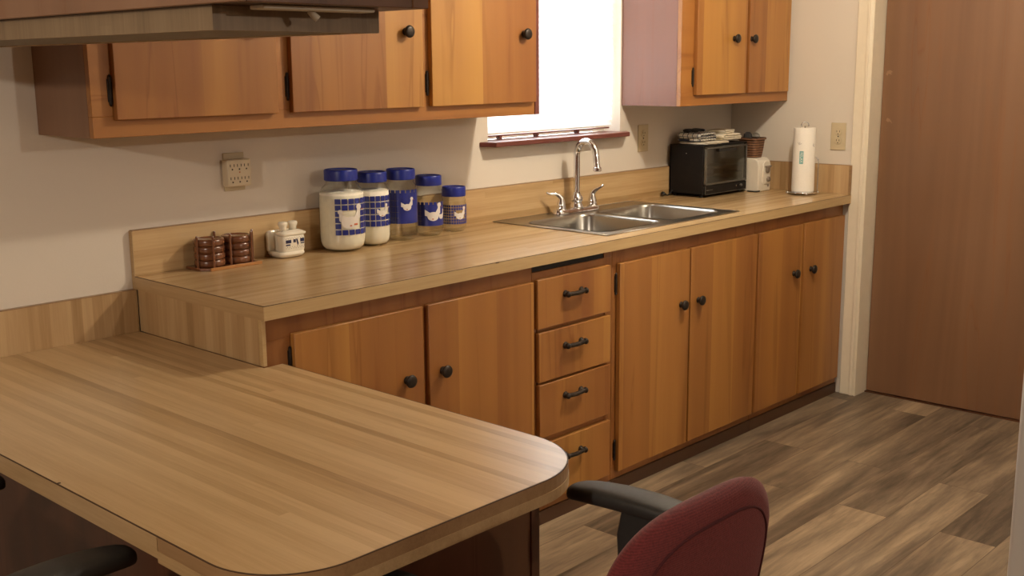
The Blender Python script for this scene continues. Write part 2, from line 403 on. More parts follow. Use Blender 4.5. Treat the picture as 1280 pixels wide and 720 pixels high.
while z < wz1-.05:
    dyy, dzz = .0125*math.cos(a), .0125*math.sin(a)
    mb.add([(wx0+.006, .045-dyy, z-dzz), (wx1-.006, .045-dyy, z-dzz), (wx1-.006, .045, z+.0022), (wx0+.006, .045, z+.0022), (wx1-.006, .045+dyy, z+dzz), (wx0+.006, .045+dyy, z+dzz)],
           [(0, 1, 2, 3), (3, 2, 4, 5)])
    z += .0215
mb.build('slats', 'blind', bl, solid=.0006)
MB().box(wx0+.004, wx1-.004, .025, .065, wz1-.045, wz1-.002).build('head_rail', 'blind', bl, bevel=.003)
mb = MB().box(wx0+.004, wx1-.03, .034, .056, 1.2265, 1.2315)
for sx_ in (1.56, 1.77, 2.02): mb.box(sx_-.007, sx_+.007, .036, .054, 1.2135, 1.2265)
mb.build('bottom_rail', 'sill_wood', bl)
for sx_ in (1.56, 1.86, 2.14): MB().tube([(sx_, .045, 1.2315), (sx_, .045, wz1-.03)], .0008, 6).build('cord', 'blind', bl)

# ------------------------------------------------------------------ hardware
def knob(parent, x, y, z, nrm=(0, -1, 0), name='knob'):
    """mushroom knob sticking out along -y from (x,y,z)"""
    prof = [(.012, 0), (.0095, .003), (.008, .009), (.010, .012), (.0170, .015), (.0190, .019), (.0172, .0235), (.011, .0255), (.004, .026)]
    prof = [(r, -h) for r, h in prof]
    o = MB().lathe(prof, (x, y, z), 'y', 24).build(name, 'black_iron', parent, smooth=True)
    return o
def hinge(parent, x, z, y, side=1, h=.066):
    mb = MB().box(x-.006, x+.006, y-.0025, y, z-h*.42, z+h*.42)
    mb.tube([(x, y-.003, z-h/2), (x, y-.003, z+h/2)], .0042, 10)
    mb.lathe([(.001, -.004), (.0045, 0), (.001, .004)], (x, y-.003, z+h/2+.002), 'z', 10).lathe([(.001, -.004), (.0045, 0), (.001, .004)], (x, y-.003, z-h/2-.002), 'z', 10)
    return mb.build('hinge', 'black_iron', parent)
def pull(parent, x, z, y, w=.092):
    mb = MB()
    h = w/2
    for s in (-1, 1):
        mb.lathe([(.0115, 0), (.012, -.003), (.0075, -.007), (.006, -.016)], (x+s*(h-.006), y, z), 'y', 14)
        mb.lathe([(.003, -.007), (.009, -.004), (.0110, .001), (.0085, .006), (.002, .010)], (x+s*(h-.001), y-.017, z), 'x', 12)
    mb.tube([(x-h, y-.017, z), (x-h*.6, y-.019, z), (x-h*.3, y-.0195, z-.001), (x, y-.0195, z-.0015), (x+h*.3, y-.0195, z-.001), (x+h*.6, y-.019, z), (x+h, y-.017, z)],
            [.0055, .0078, .0068, .0080, .0068, .0078, .0055], 12, sm=2)
    return mb.build('drawer_pull', 'black_iron', parent, smooth=True)

# ------------------------------------------------------------------ base cabinets
FY = -.600; DY = -.619
def base_cab(x0, x1, label, doors=(), drawers=(), slot=None, hinges=()):
    t = thing('base_cabinet', ((x0+x1)/2, -.3, 0), label, 'cabinet', 'base cabinets under the long counter')
    g = .0008
    mb = MB().box(x0+g, x0+.018, FY+.02, -.02, .05, .872).box(x1-.018, x1-g, FY+.02, -.02, .05, .872).box(x0+.018, x1-.018, FY+.02, -.02, .06, .078)
    mb.box(x0+.018, x1-.018, -.03, -.02, .078, .872)
    mb.build('carcass', 'side_wood', t)
    # face frame
    fr = MB(); zt = .8767
    ops = [(d[0]+.012, d[1]-.012, .09, .815) for d in doors]+[(d[0]+.012, d[1]-.012, d[2]+.01, d[3]-.01) for d in drawers]
    xs = sorted(set([x0+g, x1-g]+[o_[0] for o_ in ops]+[o_[1] for o_ in ops]))
    lo = min(o_[2] for o_ in ops); hi = max(o_[3] for o_ in ops)
    fr.box(x0+g, x1-g, FY, FY+.02, .048, lo)
    if slot:
        fr.box(x0+g, x1-g, FY, FY+.02, hi, slot[2]); fr.box(x0+g, slot[0], FY, FY+.02, slot[2], zt); fr.box(slot[1], x1-g, FY, FY+.02, slot[2], zt)
    else: fr.box(x0+g, x1-g, FY, FY+.02, hi, zt)
    for i in range(len(xs)-1):
        m = (xs[i]+xs[i+1])/2
        if not any(o_[0] < m < o_[1] for o_ in ops): fr.box(xs[i], xs[i+1], FY, FY+.02, lo, hi)
    if drawers:
        zs = sorted(drawers, key=lambda d: d[2])
        for a_, b_ in zip(zs[:-1], zs[1:]):
            fr.box(a_[0]+.012, a_[1]-.012, FY, FY+.02, a_[3]-.01, b_[2]+.01)
    fr.build('face_frame', 'frame_wood', t, bevel=.0008, bseg=1)
    if slot: MB().box(slot[0]+.002, slot[1]-.002, FY+.003, -.1, slot[2]+.001, slot[2]+.025).build('slot_shade', 'black_gap', t)  # black filler painting the darkness inside the slot
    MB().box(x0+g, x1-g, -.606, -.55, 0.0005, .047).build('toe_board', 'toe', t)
    for (a0, a1, kx) in doors:
        d = MB().box(a0, a1, DY, FY-.0005, .078, .824).build('door', 'door_wood', t, bevel=.002)
        knob(d, kx, DY, .622)
        hx = a0-.004 if kx > (a0+a1)/2 else a1+.003
        for hz in (.752, .155): hinge(d, hx, hz, FY)
    for (a0, a1, z0, z1, pz) in drawers:
        d = MB().box(a0, a1, DY, FY-.0005, z0, z1).build('drawer', 'door_wood', t, bevel=.002)
        pull(d, 1.203, pz, DY)
    return t
base_cab(.0135, 1.022, 'wooden base cabinet with two doors at the left end behind the peninsula', [(.097, .541, .474), (.562, 1.012, .613)])
base_cab(1.022, 1.432, 'narrow wooden base cabinet with a stack of four drawers', [], [(1.031, 1.401, .667, .827, .765), (1.036, 1.402, .491, .654, .594), (1.038, 1.404, .303, .482, .426), (1.040, 1.406, .08, .281, .218)], slot=(1.024, 1.388, .850))
base_cab(1.432, 2.356, 'wide wooden base cabinet with two doors under the sink', [(1.455, 1.876, 1.822), (1.886, 2.348, 1.935)])
base_cab(2.356, 3.106, 'wooden base cabinet with two doors at the right end by the door casing', [(2.366, 2.715, 2.650), (2.735, 3.092, 2.795)])

# end panel that closes the long counter above the peninsula
o = thing('counter_end_panel', (.006, -.3, .755), 'upright laminate panel closing the left end of the long counter above the peninsula', 'panel')
MB().box(.004, .0125, -.598, -.016, .7555, .8765).build('panel', 'lam_z', o)
MB().box(.004, .0155, -.6135, -.5985, .7555, .8765).build('edge_strip', 'lam_edge', o, bevel=.001)

# ------------------------------------------------------------------ long counter + splashes
ct = thing('countertop', (1.55, -.32, .877), 'long tan wood-grain laminate countertop along the back wall', 'countertop')
sx0, sx1, sy0, sy1 = 1.475, 2.265, -.545, -.045     # sink cut-out
TZ0, TZ = .8768, .914
mb = MB()
xs = [0.0, sx0, sx1, XR-.0005]; ys = [-.632, sy0, sy1, -.0005]
for i in range(3):
    for j in range(3):
        if (i, j) == (1, 1): continue
        mb.box(xs[i], xs[i+1], ys[j], ys[j+1], TZ0, TZ)
mb.build('worktop', 'lam_x', ct)
MB().box(0, XR-.0005, -.635, -.632, TZ0, TZ-.0016).build('edge_band', 'lam_edge', ct)
MB().box(-.0025, 0, -.635, -.0168, TZ0, TZ-.0016).build('edge_band', 'lam_edge_y', ct)
MB().box(0, XR-.0005, -.6345, -.632, TZ-.0016, TZ-.0004).box(-.002, 0, -.6345, -.0168, TZ-.0016, TZ-.0004).build('seam_line', 'seam', ct)
# chips in the front laminate edge
mb = MB()
for (cx_, w) in ((.83, .016),): mb.prism([(cx_-w/2, -.6356), (cx_+w/2, -.6356), (cx_+w*.2, -.6320), (cx_-w*.25, -.6326)], TZ-.003, TZ+.0002)
mb.build('edge_chip', 'seam', ct)

sp = thing('backsplash', (1.55, -.01, .914), 'low tan laminate backsplash along the wall behind the long counter', 'backsplash')
MB().box(.0, XR-.002, -.016, -.0005, .9145, 1.042).build('splash_board', 'lam_x', sp)
MB().box(-.0025, 0, -.0165, -.0005, .8775, 1.042).build('end_cap', 'lam_edge_y', sp)
MB().box(.0, XR-.002, -.0165, -.0005, 1.042, 1.0445).build('top_strip', 'lam_edge_dark', sp)
sp2 = thing('backsplash', (XR-.01, -.32, .914), 'short upright-grained laminate splash on the right wall at the counter end', 'backsplash')
MB().box(XR-.018, XR-.0005, -.622, -.0172, .9145, 1.042).build('splash_board', 'lam_z', sp2)
MB().box(XR-.018, XR-.0005, -.634, -.622, .9145, 1.042).build('end_cap', 'lam_edge_dark', sp2)
MB().box(XR-.0185, XR-.0005, -.634, -.0172, 1.042, 1.0445).build('top_strip', 'lam_edge_dark', sp2)

# ------------------------------------------------------------------ peninsula
PZ = .755; px0, px1, py1 = -.714, .056, -1.652
def arc(cx, cy, r, a0, a1, n=16): return [(cx+r*math.cos(math.radians(a0+(a1-a0)*k/n)), cy+r*math.sin(math.radians(a0+(a1-a0)*k/n))) for k in range(n+1)]
rl, rr = .15, .175
pen = thing('peninsula_counter', (-.33, -.8, PZ-.038), 'large tan laminate table-height peninsula top with rounded corners', 'countertop')
top = [(px0, -.0005)]+arc(px0+rl, py1+rl, rl, 180, 270)+arc(px1-rr, py1+rr, rr, 270, 360)+[(px1, -.6205), (.0, -.6205), (.0, -.0005)]
MB().prism(top, PZ-.038, PZ).build('worktop', 'lam_y', pen)
def band(path, z0, z1, off0, off1, mat, name):
    """upright strip following a path, between two outward offsets"""
    n = len(path); nr = []
    for i in range(n):
        a_ = Vector(path[max(i-1, 0)]); b_ = Vector(path[min(i+1, n-1)]); t_ = (b_-a_).normalized(); nr.append(Vector((t_.y, -t_.x)))
    # path runs -y then +x then +y round the end: outward is to the right-hand side
    vs = []
    for i in range(n):
        p = Vector(path[i])
        for off in (off0, off1):
            for z_ in (z0, z1): vs.append((p.x+nr[i].x*off, p.y+nr[i].y*off, z_))
    fs = []
    for i in range(n-1):
        b = i*4; c = (i+1)*4
        fs += [(b, c, c+1, b+1), (b+2, b+3, c+3, c+2), (b+1, c+1, c+3, b+3), (b, b+2, c+2, c)]
    fs += [(0, 1, 3, 2), ((n-1)*4, (n-1)*4+2, (n-1)*4+3, (n-1)*4+1)]
    return MB().add(vs, fs).build(name, mat, pen, smooth=False)
endp = arc(px0+rl, py1+rl, rl, 180, 270)+arc(px1-rr, py1+rr, rr, 270, 360)
leftp = [(px0, -.0005), (px0, -.6), (px0, -1.1), (px0, -1.35)]
ring = [(px0, -1.352)]+endp+[(px1, -1.40)]
ZB = PZ-.0016
o = band(leftp, PZ-.039, ZB, 0, .0028, 'lam_edge_y', 'edge_band')
band(ring, PZ-.025, ZB, 0, .0030, 'lam_edge_dark', 'edge_band')
band(ring, PZ-.045, PZ-.025, -.012, .0040, 'lam_edge_y', 'lower_edge_strip')
band([(px1, -1.40), (px1, -1.0), (px1, -.6205)], PZ-.039, ZB, 0, .0028, 'lam_edge_y', 'edge_band')
band([(px0, -.0175), (px0, -.9), (px0, -1.352)]+endp+[(px1, -1.40), (px1, -.6205)], ZB, PZ-.0003, 0, .0026, 'seam', 'seam_line')
MB().lathe([(.0035, -.0004), (.0035, .0004)], (px0+.002, -1.005, PZ), 'z', 10).build('edge_chip', 'seam', pen)
sp3 = thing('backsplash', (-.5, -.01, PZ), 'lower upright-grained laminate splash on the wall behind the peninsula', 'backsplash')
MB().box(-.0035, .0005, -.0165, -.0005, PZ+.0003, .877).build('end_cap', 'lam_edge_y', sp3)
MB().box(XL+2.2, -.004, -.016, -.0005, PZ+.0003, .875).build('splash_board', 'lam_z', sp3)
MB().box(XL+2.2, -.004, -.0165, -.0005, .875, .877).build('top_strip', 'lam_edge_dark', sp3)

# peninsula base
pb = thing('peninsula_cabinet', (-.2, -1.0, 0), 'brown wooden cabinet base carrying the peninsula top', 'cabinet')
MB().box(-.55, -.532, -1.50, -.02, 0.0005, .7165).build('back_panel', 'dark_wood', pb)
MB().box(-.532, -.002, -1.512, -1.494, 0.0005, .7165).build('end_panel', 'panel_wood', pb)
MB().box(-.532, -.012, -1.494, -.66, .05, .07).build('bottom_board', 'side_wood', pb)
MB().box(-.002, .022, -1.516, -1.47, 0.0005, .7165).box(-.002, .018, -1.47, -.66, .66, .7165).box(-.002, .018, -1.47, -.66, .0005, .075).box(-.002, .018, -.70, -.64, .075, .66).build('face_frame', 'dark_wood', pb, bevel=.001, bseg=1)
for (a0, a1, ky) in ((-1.46, -1.09, -1.15), (-1.07, -.71, -1.0)):
    d = MB().box(.0185, .036, a0, a1, .08, .655).build('door', 'door_wood', pb, bevel=.002)
    MB().lathe([(.011, 0), (.007, .008), (.015, .017), (.016, .022), (.006, .027)], (.036, ky, .55), 'x', 18).build('knob', 'black_iron', d, smooth=True)

# ------------------------------------------------------------------ wall cabinets
def wall_cab(x0, x1, zb, zt, label, doors, lside, rside, fl):
    t = thing('wall_cabinet', ((x0+x1)/2, -.15, zb), label, 'cabinet', 'wall cabinets above the counter')
    f = -.297
    MB().box(x0, x0+.012, f+.02, -.001, zb, zt).build('side_panel', lside, t)
    MB().box(x1-.012, x1, f+.02, -.001, zb, zt).build('side_panel', rside, t)
    MB().box(x0+.012, x1-.012, f+.02, -.001, zb+.004, zb+.02).box(x0+.012, x1-.012, f+.02, -.001, zt-.02, zt).box(x0+.012, x1-.012, -.008, -.001, zb+.02, zt-.02).build('carcass', 'side_wood', t)
    fr = MB().box(x0, x1, f, f+.02, zb, zb+.052).box(x0, x1, f, f+.02, zt-.05, zt)
    edges = [x0]+[v for d in doors for v in (d[0]+.01, d[1]-.01)]+[x1]
    for i in range(0, len(edges), 2): fr.box(edges[i], edges[i+1], f, f+.02, zb+.052, zt-.05)
    fr.build('face_frame', 'frame_wood_x', t, bevel=.001, bseg=1)
    for (a0, a1, kx, hx) in doors:
        d = MB().box(a0, a1, f-.018, f-.0005, zb+.043, zt-.04).build('door', 'door_wood', t, bevel=.002)
        knob(d, kx, f-.018, 1.592)
        for hz in (zb+.115, zt-.12): hinge(d, hx, hz, f)
    return t
wall_cab(-.234, 1.399, 1.322, 2.09, 'long wooden wall cabinet with three doors left of the window', [(-.178, .301, .24, -.184), (.349, .845, .774, .343), (.881, 1.369, 1.306, .873)], 'side_wood', 'side_wood', 1)
wall_cab(2.260, 3.112, 1.321, 2.09, 'shorter wooden wall cabinet with two doors right of the window', [(2.347, 2.722, 2.620, 2.341), (2.744, 3.088, 2.760, 3.093)], 'window_tint_side', 'side_wood', 1)

uc = bpy.data.objects['wall_cabinet']
MB().box(1.378, 1.400, -.3005, -.297, 1.322, 2.09).build('edge_trim', 'sill_wood', uc)
# hanging cabinet over the peninsula
hc = thing('hanging_cabinet', (-.58, -.85, 1.54), 'brown cabinet hanging over the peninsula at the upper left', 'cabinet')
hx0, hx1, hy, hz = -.745, -.425, -1.70, 1.571
mb = MB().box(hx0+.012, hx1-.012, hy+.012, -.001, hz, hz+.016).box(hx0+.012, hx1-.012, hy+.012, -.001, ZC-.04, ZC-.002).box(hx1-.012, hx1, hy+.012, -.001, hz, ZC-.002)
mb.build('carcass', 'dark_wood', hc)
MB().box(hx0, hx0+.012, hy+.0, -.001, hz, ZC-.002).build('side_panel', 'side_wood', hc, bevel=.001, bseg=1)
MB().box(hx0+.012, hx1-.03, hy, hy+.012, hz, ZC-.002).build('end_panel', 'panel_wood', hc, bevel=.001, bseg=1)
MB().box(hx1-.03, hx1, hy-.002, hy+.012, hz, ZC-.002).build('stile', 'panel_wood', hc, bevel=.001, bseg=1)
lz0, lz1 = 1.5385, 1.5665
ly = -1.615
lx0, lx1 = -.728, -.445
MB().box(lx0, lx0+.014, ly, -.001, lz0, lz1+.004).build('lower_rail', 'hang_rail', hc)
MB().box(lx0+.014, lx1, ly, ly+.014, lz0, lz1+.004).build('lower_rail', 'hang_rail', hc)
MB().box(lx1-.014, lx1, ly+.014, -.001, lz0, lz1+.004).build('lower_rail', 'lam_z', hc)
MB().box(lx0+.014, lx1-.014, ly+.014, -.001, lz0+.002, lz0+.008).build('bottom_board', 'grey_board', hc)
fx = thing('strip_light', (-.57, -1.655, hz), 'slim off-white strip with a stubby white lever under the hanging cabinet end', 'light fixture')
MB().box(-.688, -.500, -1.672, -1.640, hz-.0065, hz-.0003).build('housing', 'fixture_white', fx, bevel=.002)
MB().tube([(-.602, -1.655, hz-.006), (-.598, -1.657, hz-.011), (-.592, -1.660, hz-.017)], [.0045, .0050, .0050], 12).build('lever', 'fixture_white', fx, smooth=True)

# ------------------------------------------------------------------ outlets
def duplex_slots(P, u0, v0, mat='slot_dark'):
    mb = MB()
    for s in (-1, 1): mb.box(*P(u0+s*.0065-.0011, u0+s*.0065+.0011, v0-.004, v0+.004, -.0004, .0006))
    mb.box(*P(u0-.0022, u0+.0022, v0-.0135, v0-.0092, -.0004, .0006)); return mb
def outlet_back(x, z, label):
    t = thing('wall_outlet', (x, 0, z-.058), label, 'outlet')
    MB().box(x-.036, x+.036, -.005, -.0003, z-.058, z+.058).build('cover_plate', 'ivory', t, bevel=.002)
    for s in (-1, 1):
        rc = MB().lathe([(.016, 0), (.016, -.0065), (.015, -.0075)], (x, 0, z+s*.0195), 'y', 20).build('socket', 'ivory', t)
        P = lambda a, b, c, d, e, f: (a, b, -.0075-f, -.0075-e, c, d)
        duplex_slots(P, x, z+s*.0195+.003).build('slot', 'slot_dark', rc)
    MB().lathe([(.003, -.005), (.003, -.0062)], (x, 0, z), 'y', 10).build('screw', 'black_iron', t)
    return t
outlet_back(2.412, 1.176, 'ivory duplex wall outlet on the back wall just left of the toaster oven')
yy, zz = -.556, 1.168
t = thing('wall_outlet', (XR, yy, zz-.06), 'ivory duplex wall outlet on the right wall beside the paper towels', 'outlet')
MB().box(XR-.005, XR-.0003, yy-.036, yy+.036, zz-.06, zz+.06).build('cover_plate', 'ivory', t, bevel=.002)
for s in (-1, 1):
    rc = MB().lathe([(.016, 0), (.016, -.0065), (.015, -.0075)], (XR, yy, zz+s*.0195), 'x', 20).build('socket', 'ivory', t)
    P = lambda a, b, c, d, e, f: (XR-.0075-f, XR-.0075-e, a, b, c, d)
    duplex_slots(P, yy, zz+s*.0195+.003).build('slot', 'slot_dark', rc)
MB().lathe([(.003, -.005), (.003, -.0062)], (XR, yy, zz), 'x', 10).build('screw', 'black_iron', t)
# left outlet plate with six-way adapter
t = thing('wall_outlet', (.35, 0, 1.127), 'beige outlet plate on the wall behind the six-way adapter', 'outlet')
MB().box(.314, .386, -.006, -.0003, 1.126, 1.240).build('cover_plate', 'ivory', t, bevel=.002)
t = thing('outlet_adapter', (.35, -.006, 1.141), 'beige six-socket outlet adapter plugged in over the coasters', 'outlet adapter')
MB().box(.306, .389, -.037, -.0065, 1.141, 1.222).build('body', 'beige_plastic', t, bevel=.004, bseg=3)
for r_ in range(2):
    for c_ in range(3):
        P = lambda a, b, c, d, e, f: (a, b, -.0370-f, -.0370-e, c, d)
        duplex_slots(P, .323+.0245*c_, 1.205-.038*r_-.001).build('slot', 'slot_dark', t)
MB().lathe([(.0022, -.0368), (.0022, -.0378)], (.348, 0, 1.1835), 'y', 10).build('indicator_lamp', 'orange_print', t)

# ------------------------------------------------------------------ coaster rack and coasters
cr = thing('coaster_rack', (.256, -.062, .914), 'small dark wooden coaster rack at the left end of the counter', 'coaster rack')
rx0, rx1, ry0, ry1 = .160, .356, -.114, -.018
MB().prism([(rx0, ry1), (rx0, ry0+.022), (rx0+.022, ry0+.002), (rx1-.004, ry0+.002), (rx1-.004, ry1)], .9145, .9225).build('tray', 'coaster_wood', cr, bevel=.001)
MB().box(rx0+.022, rx1, ry0-.004, ry0+.002, .9145, .9235).build('front_strip', 'tray_wood', cr, bevel=.001)
for (dx_, dy_) in ((.1635, -.078), (.196, -.1113), (.258, -.1035), (.258, -.0215), (.327, -.1085), (.3525, -.076)):
    MB().lathe([(.0034, 0), (.0034, .090), (.0022, .0925)], (dx_, dy_, .9225), 'z', 10).build('dowel', 'coaster_wood', cr, smooth=False)
prof = [(.040, 0), (.0430, .0012), (.0446, .005), (.0450, .010), (.0446, .015), (.0430, .0190), (.040, .0202), (.037, .0192), (.035, .0165), (.001, .0165)]
side = ['bottom', 'second from bottom', 'third from bottom', 'top']
cproto = MB().lathe(prof, (0, 0, 0), 'z', 40).build('coaster', 'coaster_wood', None, smooth=True)
first = True
for sx_, nm in ((.2115, 'left'), (.3045, 'right')):
    for k in range(4):
        o = cproto if first else cproto.copy()
        if not first: COL.objects.link(o)
        first = False
        o.location = (sx_+random.uniform(-.0006, .0006), -.0650, .9228+.0202*k); o.rotation_euler.z = random.uniform(0, 6)
        meta(o, 'round glossy brown wooden coaster, %s of the %s stack of four' % (side[k], nm), 'coaster', 'brown coasters in the rack')

# ------------------------------------------------------------------ ceramic scrubber / napkin holder
sh = thing('ceramic_holder', (.49, -.06, .914), 'white ceramic holder with two round knobs and a dark goose band', 'ceramic holder')
bx0, bx1 = .436, .532
mb = MB()
base = []
for (ins, z_) in ((.012, .9145), (.004, .9185), (.0, .926), (.002, .934)):
    base.append([(x_, y_, z_) for x_, y_ in rrect(bx0+ins, bx1-ins, -.104+ins, -.020-ins*.3, .018, 5)])
n = len(base[0])
vs = [p for r_ in base for p in r_]; fs = [tuple(range(n))[::-1], tuple(range(3*n, 4*n))]
for i in range(3): fs += [(i*n+k, i*n+(k+1) % n, (i+1)*n+(k+1) % n, (i+1)*n+k) for k in range(n)]
mb.add(vs, fs).build('base', 'ceramic', sh, bevel=.002)
# front box with a rim
mb = MB(); lv = [(.004, .930), (.0015, .940), (.001, .978), (.003, .982), (-.002, .985), (-.0025, .991), (.004, .995), (.014, .999)]
vs = []; fs = []
for i, (ins, z_) in enumerate(lv):
    r_ = rrect(bx0+.010+ins, bx1-ins, -.102+ins, -.060-ins, .010, 4); n = len(r_); vs += [(a_, b_, z_) for a_, b_ in r_]
    if i: fs += [((i-1)*n+k, (i-1)*n+(k+1) % n, i*n+(k+1) % n, i*n+k) for k in range(n)]
fs += [tuple(range(n))[::-1], tuple((len(lv)-1)*n+k for k in range(n))]
mb.add(vs, fs).build('front_box', 'ceramic', sh, smooth=False, bevel=.001)
MB().prism(rrect(bx0+.001, bx1-.004, .9275, .995, .012, 5), -.034, -.0215, 'xz').build('back_panel', 'ceramic', sh, bevel=.004, bseg=3)
MB().box(bx0+.026, bx1-.004, -.060, -.034, .9275, .984).build('middle_wall', 'ceramic', sh)
for kx, ky in ((.467, -.074), (.503, -.074)):
    MB().lathe([(.0125, .996), (.0115, 1.008), (.0135, 1.012), (.0150, 1.016), (.0150, 1.021), (.0125, 1.0245), (.004, 1.0255)], (kx, ky, 0), 'z', 28).build('knob', 'ceramic', sh, smooth=True)
yf = -.1012
mb = MB().box(.456, .476, yf-.0006, yf, .9605, .9705).box(.484, .493, yf-.0006, yf, .9610, .9710).box(.510, .524, yf-.0006, yf, .9615, .9720).box(.456, .472, yf-.0006, yf, .9530, .9570).box(.511, .524, yf-.0006, yf, .9555, .9590)
mb.prism([(.494, .972), (.499, .972), (.503, .958), (.500, .950)], yf-.0006, yf, 'xz')
mb.build('dark_band', 'navy_print', sh)
mb = MB()
for i in range(8):
    for j in range(2):
        for zb in (.9735, .9445):
            xx = .457+i*.0090+(j % 2)*.0045; z_ = zb+j*.004+random.uniform(-.0006, .0006)
            mb.box(xx-.0011, xx+.0011, yf-.0005, yf, z_-.0008, z_+.0008)
mb.build('speckles', 'speck_print', sh)

# ------------------------------------------------------------------ storage jars
CAM = Vector((-1.5693, -2.9251, 1.4909))
def jar(x, y, R, RL, H, zlid, flour, label, lab, a0, cols, rows, gz0, gz1, goose, style):
    t = thing('storage_jar', (x, y, .914), label, 'jar', 'blue-lidded glass canisters on the counter')
    z = .9145; c = (x, y, z); H = H-.0005; zlid = zlid-.0005; RN = RL*.90
    # glass body
    hs = zlid-.004
    prof = [(R*.62, 0), (R*.80, .0035), (R*.93, .013), (R*.985, .026), (R, .042), (R, zlid*.66), (R*.985, zlid*.76), (R*.93, zlid*.84), (R*.84, zlid*.90) if R > RN*1.3 else (R*.93, zlid*.90), (RN, zlid*.955), (RN, zlid+.012)]
    if R < RN*1.3: prof[-3] = (max(R*.95, RN*1.01), zlid*.90)
    MB().lathe(prof, c, 'z', 56, cap=False).add(*disc(R*.62, c, 56)).build('glass_body', 'glass', t, smooth=True)
    if flour:
        r2 = [(R*.58, .004), (R*.78, .007), (R*.90, .016), (R*.955, .028), (R*.972, .043), (R*.972, min(flour, zlid*.66)), (R*.955, flour-.002), (R*.80, flour+.002), (R*.4, flour+.004), (.001, flour+.001)]
        MB().lathe(r2, c, 'z', 48).build('flour', 'flour', t, smooth=True)
    MB().lathe([(RL*.97, zlid), (RL, zlid+.002), (RL, H-.006), (RL*.985, H-.002), (RL*.95, H), (RL*.90, H-.001), (RL*.885, H-.0045), (.001, H-.0045)], c, 'z', 56).build('lid', 'blue_lid', t, smooth=True).modifiers.new('e', 'EDGE_SPLIT').split_angle = math.radians(35)
    tc_ = Vector((CAM.x-x, CAM.y-y)).normalized(); rt = Vector((-tc_.y, tc_.x))
    def W(a_, z_, off=.0006):
        a_ = math.radians(a_); d_ = tc_*math.cos(a_)+rt*math.sin(a_); zz_ = min(max(z_, 0), zlid*.66); rr_ = R+off
        if z_ < .042: rr_ = R*(.985+.015*(z_-.026)/.016)+off
        return (x+d_.x*rr_, y+d_.y*rr_, z+z_)
    def patch(mb, a_0, a_1, z_0, z_1, off=.0006, n=3):
        vs = []
        for k in range(n+1): aa = a_0+(a_1-a_0)*k/n; vs += [W(aa, z_0, off), W(aa, z_1, off)]
        mb.add(vs, [(2*k, 2*k+2, 2*k+3, 2*k+1) for k in range(n)])
    da = cols[1]; nc = cols[0]; dz_ = (gz1-gz0)/rows; g = .16 if style == 'open' else .12
    (ga, gz, gs) = goose
    mb = MB(); mb2 = MB()
    if style == 'band': patch(mb, a0+(0 if True else 0), a0+nc*da, gz0, gz1-dz_*.7, .0005, 24)
    for i in range(nc):
        for j in range(rows):
            ac, zc_ = a0+da*(i+.5), gz0+dz_*(j+.5)
            near = abs(math.radians(ac-ga)*R) < gs*.42 and abs(zc_-gz+.02*gs) < gs*.34
            if style == 'open' and near: continue
            if style == 'band':
                if j == rows-1: patch(mb, ac-da*.38, ac+da*.38, zc_-dz_*.36, zc_+dz_*.30)
                continue
            patch(mb, ac-da*(.5-g/2), ac+da*(.5-g/2), zc_-dz_*(.5-g/2), zc_+dz_*(.5-g/2))
    mb.build('label_print', 'blue_print', t)
    if style == 'band':
        mb2 = MB()
        for i in range(1, nc):
            if abs(math.radians(a0+da*i-ga)*R) < gs*.75: continue
            patch(mb2, a0+da*i-.5, a0+da*i+.5, gz0, gz1-dz_*.9, .0009, 1)
        for j in range(1, rows-1):
            patch(mb2, a0, ga-math.degrees(gs*.8/R), gz0+dz_*j-.0004, gz0+dz_*j+.0004, .0009, 8)
        mb2.build('grid_lines', 'speck_print', t)
    gp = MB()
    def blob(u0, u1, lo, hi, flip=1, du=0, dz=0, sc=1, off=.0012, n=14):
        vs = []
        for k in range(n+1):
            u = u0+(u1-u0)*k/n
            for f in (lo, hi): vs.append(W(ga+math.degrees((u*sc*flip+du)*gs/R), gz+(f(u)*sc+dz)*gs, off))
        gp.add(vs, [(2*k, 2*k+2, 2*k+3, 2*k+1) for k in range(n)])
    def goose_shape(**k):
        el = lambda c, r, h, zc, sg: (lambda u: zc+sg*h*math.sqrt(max(0, 1-((u-c)/r)**2)))
        blob(-.46, .26, el(-.10, .36, .28, -.16, -1), el(-.10, .36, .25, -.16, 1), **k)      # body
        blob(-.60, -.28, lambda u: -.12-.25*(u+.60), lambda u: .24-1.05*(u+.60)*.6, **k)       # raised tail
        blob(.06, .34, lambda u: -.20+.6*(u-.06), lambda u: .10+1.5*(u-.06), **k)              # shoulder
        blob(.20, .38, lambda u: .0, lambda u: .52, **k)                                      # neck
        blob(.16, .46, el(.31, .15, .13, .50, -1), el(.31, .15, .13, .50, 1), **k)            # head
    goose_shape()
    if style == 'open' and R > .06: goose_shape(du=-.34, dz=-.10, sc=.8, flip=-1, off=.0016)
    if style == 'band' and gs > .05: goose_shape(du=.52, dz=-.12, sc=.55, off=.0016)
    gp.build('goose_print', 'white_print', t)
    ob = MB(); patch(ob, ga+math.degrees(.46*gs/R), ga+math.degrees(.56*gs/R), gz+.36*gs, gz+.41*gs, .0017, 1); patch(ob, ga-math.degrees(.18*gs/R), ga-math.degrees(.08*gs/R), gz-.36*gs, gz-.30*gs, .0018, 1)
    if R > .06: patch(ob, ga+math.degrees(.02*gs/R), ga+math.degrees(.20*gs/R), gz-.32*gs, gz-.24*gs, .0021, 1)
    ob.build('orange_print', 'orange_print', t)
    return t
def disc(r, c, seg):
    return [(c[0]+r*math.cos(2*PI*k/seg), c[1]+r*math.sin(2*PI*k/seg), c[2]) for k in range(seg)], [tuple(range(seg))]
jar(.684, -.0925, .0725, .0535, .258, .223, .186, 'widest blue-lidded glass jar of white flour, leftmost of five', 0, -19, (6, 17), 6, .054, .171, (28, .108, .070), 'open')
